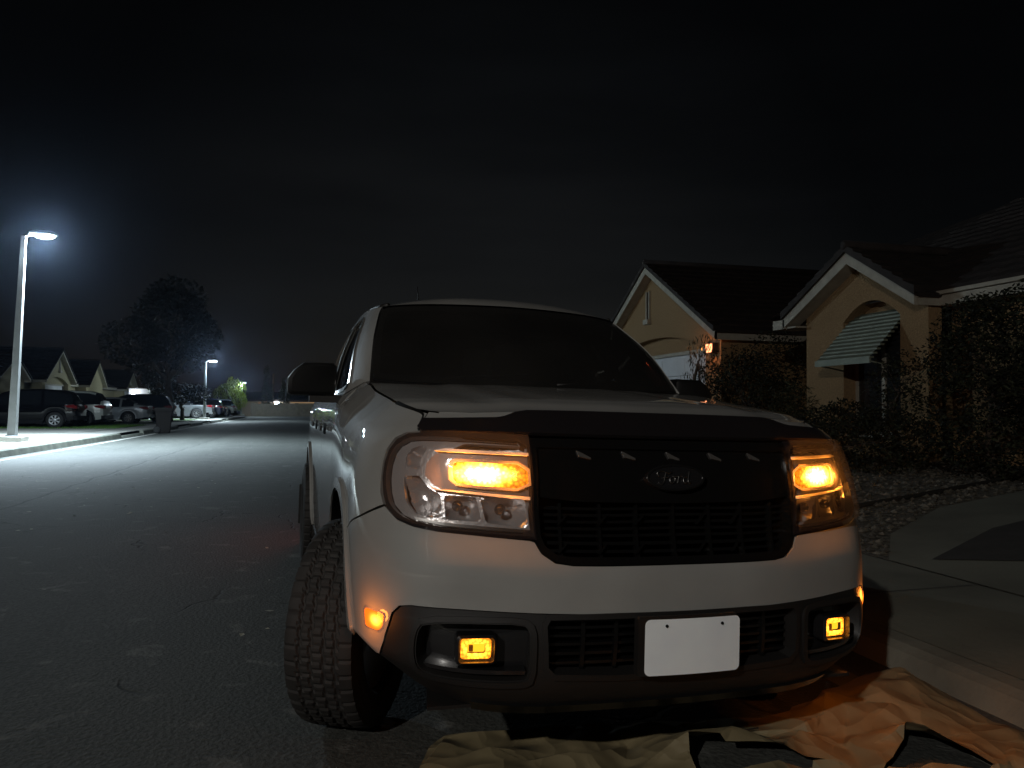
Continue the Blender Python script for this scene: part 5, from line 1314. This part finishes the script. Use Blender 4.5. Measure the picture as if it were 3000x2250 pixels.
# ------------------------------------------------------------------ plants
def leafmat(name, col): 
    m = mat(name, col, .75, noise_amt=.4, noise_scale=2.5, spec=.25); return m
LF_D = leafmat('dark_leaf', (.022,.026,.012)); LF_B = leafmat('black_leaf', (.009,.010,.006)); LF_O = leafmat('olive_leaf', (.05,.05,.025)); LF_L = leafmat('willow_leaf', (.20,.25,.05)); BARK = mat('bark', (.07,.05,.035), .9, noise_amt=.4, noise_scale=8, bump=.6, bump_scale=20, bump_dist=.02)
def leaves(mb, rnd, c, r, n, size, hang=0., asp=.45, matn=1):
    for _ in range(n):
        while True:
            d = Vector((rnd.uniform(-1,1), rnd.uniform(-1,1), rnd.uniform(-1,1)))
            if d.length < 1: break
        if d.length > .05: d = d*(d.length**-.45)
        p = Vector((c[0]+d.x*r[0], c[1]+d.y*r[1], c[2]+d.z*r[2]))
        if noise.noise(p*1.7) < -.18: continue
        s = size*rnd.uniform(.6, 1.3)
        if hang: u = Vector((rnd.uniform(-.3,.3), rnd.uniform(-.3,.3), -1)).normalized()
        else: u = Vector((rnd.uniform(-1,1), rnd.uniform(-1,1), rnd.uniform(-.7,.7))).normalized()
        v = u.cross(Vector((rnd.uniform(-1,1), rnd.uniform(-1,1), rnd.uniform(-1,1)))).normalized()*asp*s
        a = p; b = p+u*s
        mb.add([a, a.lerp(b, .45)+v*.5, b, a.lerp(b, .45)-v*.5], [(0,1,2,3)], rnd.randrange(matn))
def limb(mb, rnd, p0, p1, r0, r1, wob=.12, n=6):
    p0 = Vector(p0); p1 = Vector(p1); L = (p1-p0).length; pts = []; rs = []
    for i in range(n+1):
        t = i/n; q = p0.lerp(p1, t)
        if 0 < i < n: q += Vector((rnd.uniform(-1,1), rnd.uniform(-1,1), rnd.uniform(-.5,.5)))*L*wob*.4
        pts.append(q); rs.append(r0+(r1-r0)*t)
    mb.tube(pts, rs, 7); return pts
def tree(name, label, cat, loc, h_trunk, blobs, nleaf, leaf, lm, rt=.2, group=None, seed=1, hang=0, asp=.45):
    rnd = random.Random(seed); r = empty(name, loc, (0,0,0), label, cat, group)
    mb = MB(); pts = limb(mb, rnd, (0,0,-.1), (rnd.uniform(-.15,.15), 0, h_trunk), rt, rt*.7)
    for c, rr_ in blobs:
        st = pts[-1] if rnd.random() < .6 else pts[-2]
        p2 = limb(mb, rnd, st, c, rt*.5, rt*.1)
        for _ in range(3): limb(mb, rnd, p2[3], (c[0]+rnd.uniform(-.7,.7)*rr_[0], c[1]+rnd.uniform(-.7,.7)*rr_[1], c[2]+rnd.uniform(-.5,.7)*rr_[2]), rt*.22, rt*.05)
    mb.build('trunk', BARK, r)
    mb = MB(); tot = sum(q[1][0]*q[1][1]*q[1][2] for q in blobs)
    for c, rr_ in blobs: leaves(mb, rnd, c, rr_, int(nleaf*rr_[0]*rr_[1]*rr_[2]/tot), leaf, hang, asp, len(lm))
    mb.build('crown', lm, r, fix=False)
    return r
# the right-hand garden
GR = 'shrubs along the house wall'
tree('weeping_shrub', 'thin weeping shrub with hanging leaves in front of the lit house number', 'shrub', (8.85,16.45,yard(8.85)), 1.9,
     [((.0,.0,2.2),(.3,.6,.45)),((-.1,.35,1.5),(.3,.45,.75)),((.0,-.35,1.5),(.3,.45,.8)),((0,0,.8),(.4,.6,.5))], 1100, .11, [LF_D, LF_O], .05, GR, 21, 1, .22)
tree('shrub', 'tall dark shrub filling the recess between the garage and the arched window', 'shrub', (8.9,14.6,yard(8.9)), .8,
     [((0,0,1.1),(.9,1.0,.9)),((0,.7,1.5),(.7,.7,.8)),((.2,-.7,.8),(.7,.8,.7)),((.9,.3,1.9),(.7,.8,.7))], 10000, .075, [LF_D, LF_B], .07, GR, 22)
tree('spiky_shrub', 'low spiky shrub at the wall corner left of the arched window', 'shrub', (8.5,12.6,yard(8.5)), .4,
     [((0,0,.5),(.5,.7,.5)),((0,-.3,.9),(.35,.5,.45)),((0,.35,.7),(.4,.4,.6))], 2600, .13, [LF_D, LF_O], .04, GR, 23, 0, .14)
tree('shrub', 'rounded dark shrub directly below the striped awning', 'shrub', (8.2,11.1,yard(8.2)), .4,
     [((0,0,.45),(.6,.8,.5)),((0,-.6,.55),(.5,.6,.5)),((0,.5,.4),(.5,.5,.4))], 7000, .065, [LF_D, LF_B], .05, GR, 24)
tree('shrub', 'loose tall shrub climbing the wall right of the arched window', 'shrub', (8.55,9.9,yard(8.55)), 1.0,
     [((0,0,.8),(.5,.6,.8)),((0,-.2,1.35),(.4,.5,.5)),((-.2,.1,.4),(.7,.8,.5))], 5000, .06, [LF_D, LF_B], .06, GR, 25)
tree('garden_tree', 'small bushy tree shading the wall at the right edge', 'tree', (8.5,8.1,yard(8.5)), 1.3,
     [((0,0,1.5),(.8,.8,.9)),((0,-.8,1.9),(.6,.7,.6)),((.2,.5,1.9),(.5,.6,.5)),((-.2,-.3,.7),(.8,1.0,.7)),((0,-1.4,1.0),(.6,.6,.7))], 24000, .065, [LF_D, LF_B], .05, 'shrubs along the house wall', 26)
tree('shrub', 'low dark shrub nearest the truck headlight, at the edge of the gravel', 'shrub', (7.6,10.2,yard(7.6)), .3,
     [((0,0,.35),(.7,.9,.4)),((.1,1.0,.4),(.6,.8,.4)),((.2,-.9,.45),(.6,.8,.5))], 9000, .06, [LF_D, LF_B], .04, GR, 27)
# trees along the left side
GT = 'dark trees beside the road'
tree('shade_tree', 'large dark shade tree rising behind the wheeled bin', 'tree', (-8.9,53.0,.14), 2.6,
     [((0,0,6.2),(2.4,2.6,2.4)),((-2.2,0,5.0),(2.0,2.0,1.6)),((1.5,.5,5.6),(1.5,2.0,1.5)),((.3,0,8.0),(1.8,1.8,1.3)),((-1.0,1,3.6),(1.7,1.7,1.1)),((.9,0,3.9),(1.0,1.5,.8))], 9000, .30, [LF_B], .26, GT, 31)
tree('shade_tree', 'lower dark tree hiding the foot of the second street lamp', 'tree', (-8.9,58.0,.14), 1.2,
     [((0,0,1.9),(1.2,1.4,.7)),((1.0,0,1.9),(.9,1.1,.6)),((-1.6,0,2.6),(1.2,1.3,.9))], 4200, .22, [LF_B], .16, GT, 32)
tree('willow', 'small weeping willow lit yellow green by the lamp beside it', 'tree', (-8.5,86.6,.14), 1.6,
     [((.5,0,2.9),(1.0,1.1,1.0)),((-.6,0,2.6),(.9,1.0,.9)),((.8,0,1.7),(.8,.9,1.1)),((-1.2,0,2.0),(.8,.9,1.1)),((.1,0,3.7),(.7,.8,.5))], 6500, .20, [LF_L], .16, None, 33, 1, .25)
tree('cypress', 'tall narrow dark cypress just beyond the end wall, left one', 'tree', (-5.6,99,0), 1.0, [((0,0,2.5),(.7,.7,2.2)),((0,0,4.6),(.45,.45,1.6))], 2600, .22, [LF_D], .12, GT, 34)
tree('cypress', 'shorter narrow dark cypress beyond the end wall, right one', 'tree', (-3.6,99,0), 1.0, [((0,0,2.0),(.7,.7,1.8)),((0,0,3.6),(.4,.4,1.2))], 2200, .22, [LF_D], .12, GT, 35)
mb = MB(); mb.tube([(-5.0,100.5,0),(-5.0,100.5,5.2)], [.13,.10], 8); up_ = mb.build('utility_pole', mat('wood_pole', (.16,.09,.04), .9)); tag(up_, 'brown wooden utility pole standing behind the end wall', 'utility pole')

# ------------------------------------------------------------------ crumpled brown paper in front of the truck
rnd = random.Random(17)
FOLD = []
for _ in range(46):     # straight creases: origin, direction, width, height
    x = rnd.uniform(.3, 2.6); y = rnd.uniform(1.3, 2.9); a = rnd.uniform(0, pi); L = rnd.uniform(.15, .55)
    FOLD.append((x, y, x+L*cos(a), y+L*sin(a), rnd.uniform(.04, .13), rnd.uniform(-.012, .026)))
def ridge(x, y, x0, y0, x1, y1, w, a, p=1.15):
    dx, dy = x1-x0, y1-y0; L = math.hypot(dx, dy); dx /= L; dy /= L
    t = (x-x0)*dx+(y-y0)*dy; tt = min(max(t, 0), L); r = math.hypot(x-x0-dx*tt, y-y0-dy*tt)
    return a*max(0, 1-r/w)**p
def far_edge(x): return itab([(.3,2.56),(.47,2.76),(.62,2.73),(1.1,2.71),(1.5,2.69),(1.8,2.71),(2.02,2.80),(2.3,2.95),(2.60,3.00)], x)
def left_edge(y): return .30+.16*noise.noise(Vector((0, y*4, 5)))+(.0 if y < 2.4 else (y-2.4)*.3)
def right_edge(y): return 2.58+.03*noise.noise(Vector((3, y*5, 1)))
NX, NY = 19, 15
bm = bmesh.new(); G_ = {}
def coarse_h(x, y):
    h = .006+.055*rnd.random()**1.7
    h += ridge(x, y, 2.30,2.68, 2.42,2.76, .30, .085, 1.0)+ridge(x, y, 2.02,2.62,1.75,2.45,.20,.03,1.0)
    h += ridge(x, y, 1.16,2.40,1.50,2.33,.12,.055,1.0)+ridge(x, y, 1.95,2.30,2.15,2.18,.14,.07,1.0)
    return h
for j in range(NY+1):
    for i in range(NX+1):
        e_i = 0 < i < NX; e_j = 0 < j < NY
        fx = (i+(rnd.uniform(-.42,.42) if e_i else 0))/NX; fy = (j+(rnd.uniform(-.42,.42) if e_j else 0))/NY
        y = 1.15+1.6*fy; x = left_edge(y)+(right_edge(y)-left_edge(y))*fx; y = 1.15+(far_edge(x)-1.15)*fy
        if not e_j or not e_i: x += rnd.uniform(-.02,.02); y += rnd.uniform(-.025,.0)
        G_[i, j] = bm.verts.new((min(x, 2.61), y, roadz(min(x, XR))+coarse_h(x, y)*(1 if e_i and e_j else .45)))
for j in range(NY):
    for i in range(NX):
        a, b, c, d = G_[i,j], G_[i+1,j], G_[i+1,j+1], G_[i,j+1]
        if rnd.random() < .5: bm.faces.new((a, b, c)); bm.faces.new((a, c, d))
        else: bm.faces.new((a, b, d)); bm.faces.new((b, c, d))
bmesh.ops.subdivide_edges(bm, edges=bm.edges[:], cuts=5, use_grid_fill=True)
for v in bm.verts:
    c = v.co; c.z += .006*noise.noise(c*9)+.0035*abs(noise.noise(c*22))+.010*noise.noise(Vector((c.x*3.5, c.y*3.5, 4)))
    c.z = max(c.z, roadz(min(c.x, XR))+.004)
def in_tri(p, t):
    s_ = [(t[(k+1) % 3][0]-t[k][0])*(p[1]-t[k][1])-(t[(k+1) % 3][1]-t[k][1])*(p[0]-t[k][0]) for k in range(3)]
    return all(q > 0 for q in s_) or all(q < 0 for q in s_)
HOLES = [[(1.22,2.36),(1.66,2.24),(1.20,2.25)], [(2.00,2.27),(2.20,2.10),(1.78,2.12)]]
for t in HOLES:      # cut the openings with straight edges, then raise the paper along their far side
    for k in range(3):
        a, b = Vector(t[k]), Vector(t[(k+1) % 3]); d = (b-a).normalized()
        near = [f for f in bm.faces if min(q[0] for q in t)-.06 < f.calc_center_median().x < max(q[0] for q in t)+.06 and min(q[1] for q in t)-.06 < f.calc_center_median().y < max(q[1] for q in t)+.06]
        gs = set(near)
        for f in near: gs.update(f.edges); gs.update(f.verts)
        bmesh.ops.bisect_plane(bm, geom=list(gs), plane_co=(a.x, a.y, 0), plane_no=(-d.y, d.x, 0), dist=1e-4)
dele = [f for f in bm.faces if any(in_tri(f.calc_center_median()[:2], t) for t in HOLES)]
bmesh.ops.delete(bm, geom=dele, context='FACES')
for v in bm.verts:
    for t in HOLES:
        a, b = Vector(t[0]), Vector(t[1]); d = b-a; q = min(max((v.co.xy-a).dot(d)/d.length_squared, 0), 1); ds = (v.co.xy-(a+d*q)).length
        if v.co.y > (a+d*q).y-.012: v.co.z += .055*max(0, 1-ds/.13)*(1-.6*q)
for _ in range(2):
    new = {v: v.co.lerp(sum((e_.other_vert(v).co for e_ in v.link_edges), Vector())/len(v.link_edges), .35) for v in bm.verts if not v.is_boundary}
    for v, c in new.items(): v.co = c
me = bpy.data.meshes.new('paper_sheet'); bm.to_mesh(me); bm.free()
me.polygons.foreach_set('use_smooth', [True]*len(me.polygons)); me.set_sharp_from_angle(angle=radians(18))
PAPER = mat('brown_paper', (.20,.160,.085), .7, noise_amt=.10, noise_scale=4, bump=.4, bump_scale=16, bump_dist=.01)
nt = PAPER.node_tree; vo_ = nt.nodes.new('ShaderNodeTexVoronoi'); vo_.inputs['Scale'].default_value = 11; vo_.feature = 'SMOOTH_F1'; vo_.inputs['Smoothness'].default_value = .08
bp0 = [n for n in nt.nodes if n.type == 'BUMP'][0]; tc0 = [n for n in nt.nodes if n.type == 'TEX_COORD'][0]; wn0 = nt.nodes.new('ShaderNodeTexNoise'); wn0.inputs['Scale'].default_value = 3; mv0 = nt.nodes.new('ShaderNodeMix'); mv0.data_type = 'VECTOR'; mv0.inputs[0].default_value = .25
nt.links.new(tc0.outputs['Object'], mv0.inputs[4]); nt.links.new(tc0.outputs['Object'], wn0.inputs['Vector']); nt.links.new(wn0.outputs['Color'], mv0.inputs[5]); nt.links.new(mv0.outputs[1], vo_.inputs['Vector'])
nt.links.new(vo_.outputs['Distance'], bp0.inputs['Height']); bp0.inputs['Strength'].default_value = .8; bp0.inputs['Distance'].default_value = .03
me.materials.append(PAPER); pp = link('paper_sheet', me)
tag(pp, 'crumpled brown paper sheet spread on the road under the truck front', 'paper sheet')
mb = MB(); mb.tube([(1.30,2.50,.05),(1.36,2.46,.055),(1.46,2.455,.052),(1.55,2.47,.05)], .003, 5)
tag(mb.build('twig', BARK), 'thin dark twig lying on the brown paper below the number plate', 'twig')

# ------------------------------------------------------------------ thin air volume added to imitate lens bloom around the lamps
HAZE_D = 0.0003
mb = MB(); mb.box((-110,-45,-1.3),(110,125,12.5))
hz = mb.build('haze', None or bpy.data.materials.new('haze_air'))  # added air box standing in for lens bloom
hm = hz.data.materials[0]; hm.use_nodes = True; nt = hm.node_tree; nt.nodes.clear()
ho = nt.nodes.new('ShaderNodeOutputMaterial'); hv = nt.nodes.new('ShaderNodeVolumePrincipled')
hv.inputs['Color'].default_value = (.55,.70,1,1); hv.inputs['Density'].default_value = HAZE_D; hv.inputs['Anisotropy'].default_value = .94
nt.links.new(hv.outputs[0], ho.inputs['Volume'])
tag(hz, kind='stuff')
scene.cycles.volume_bounces = 0
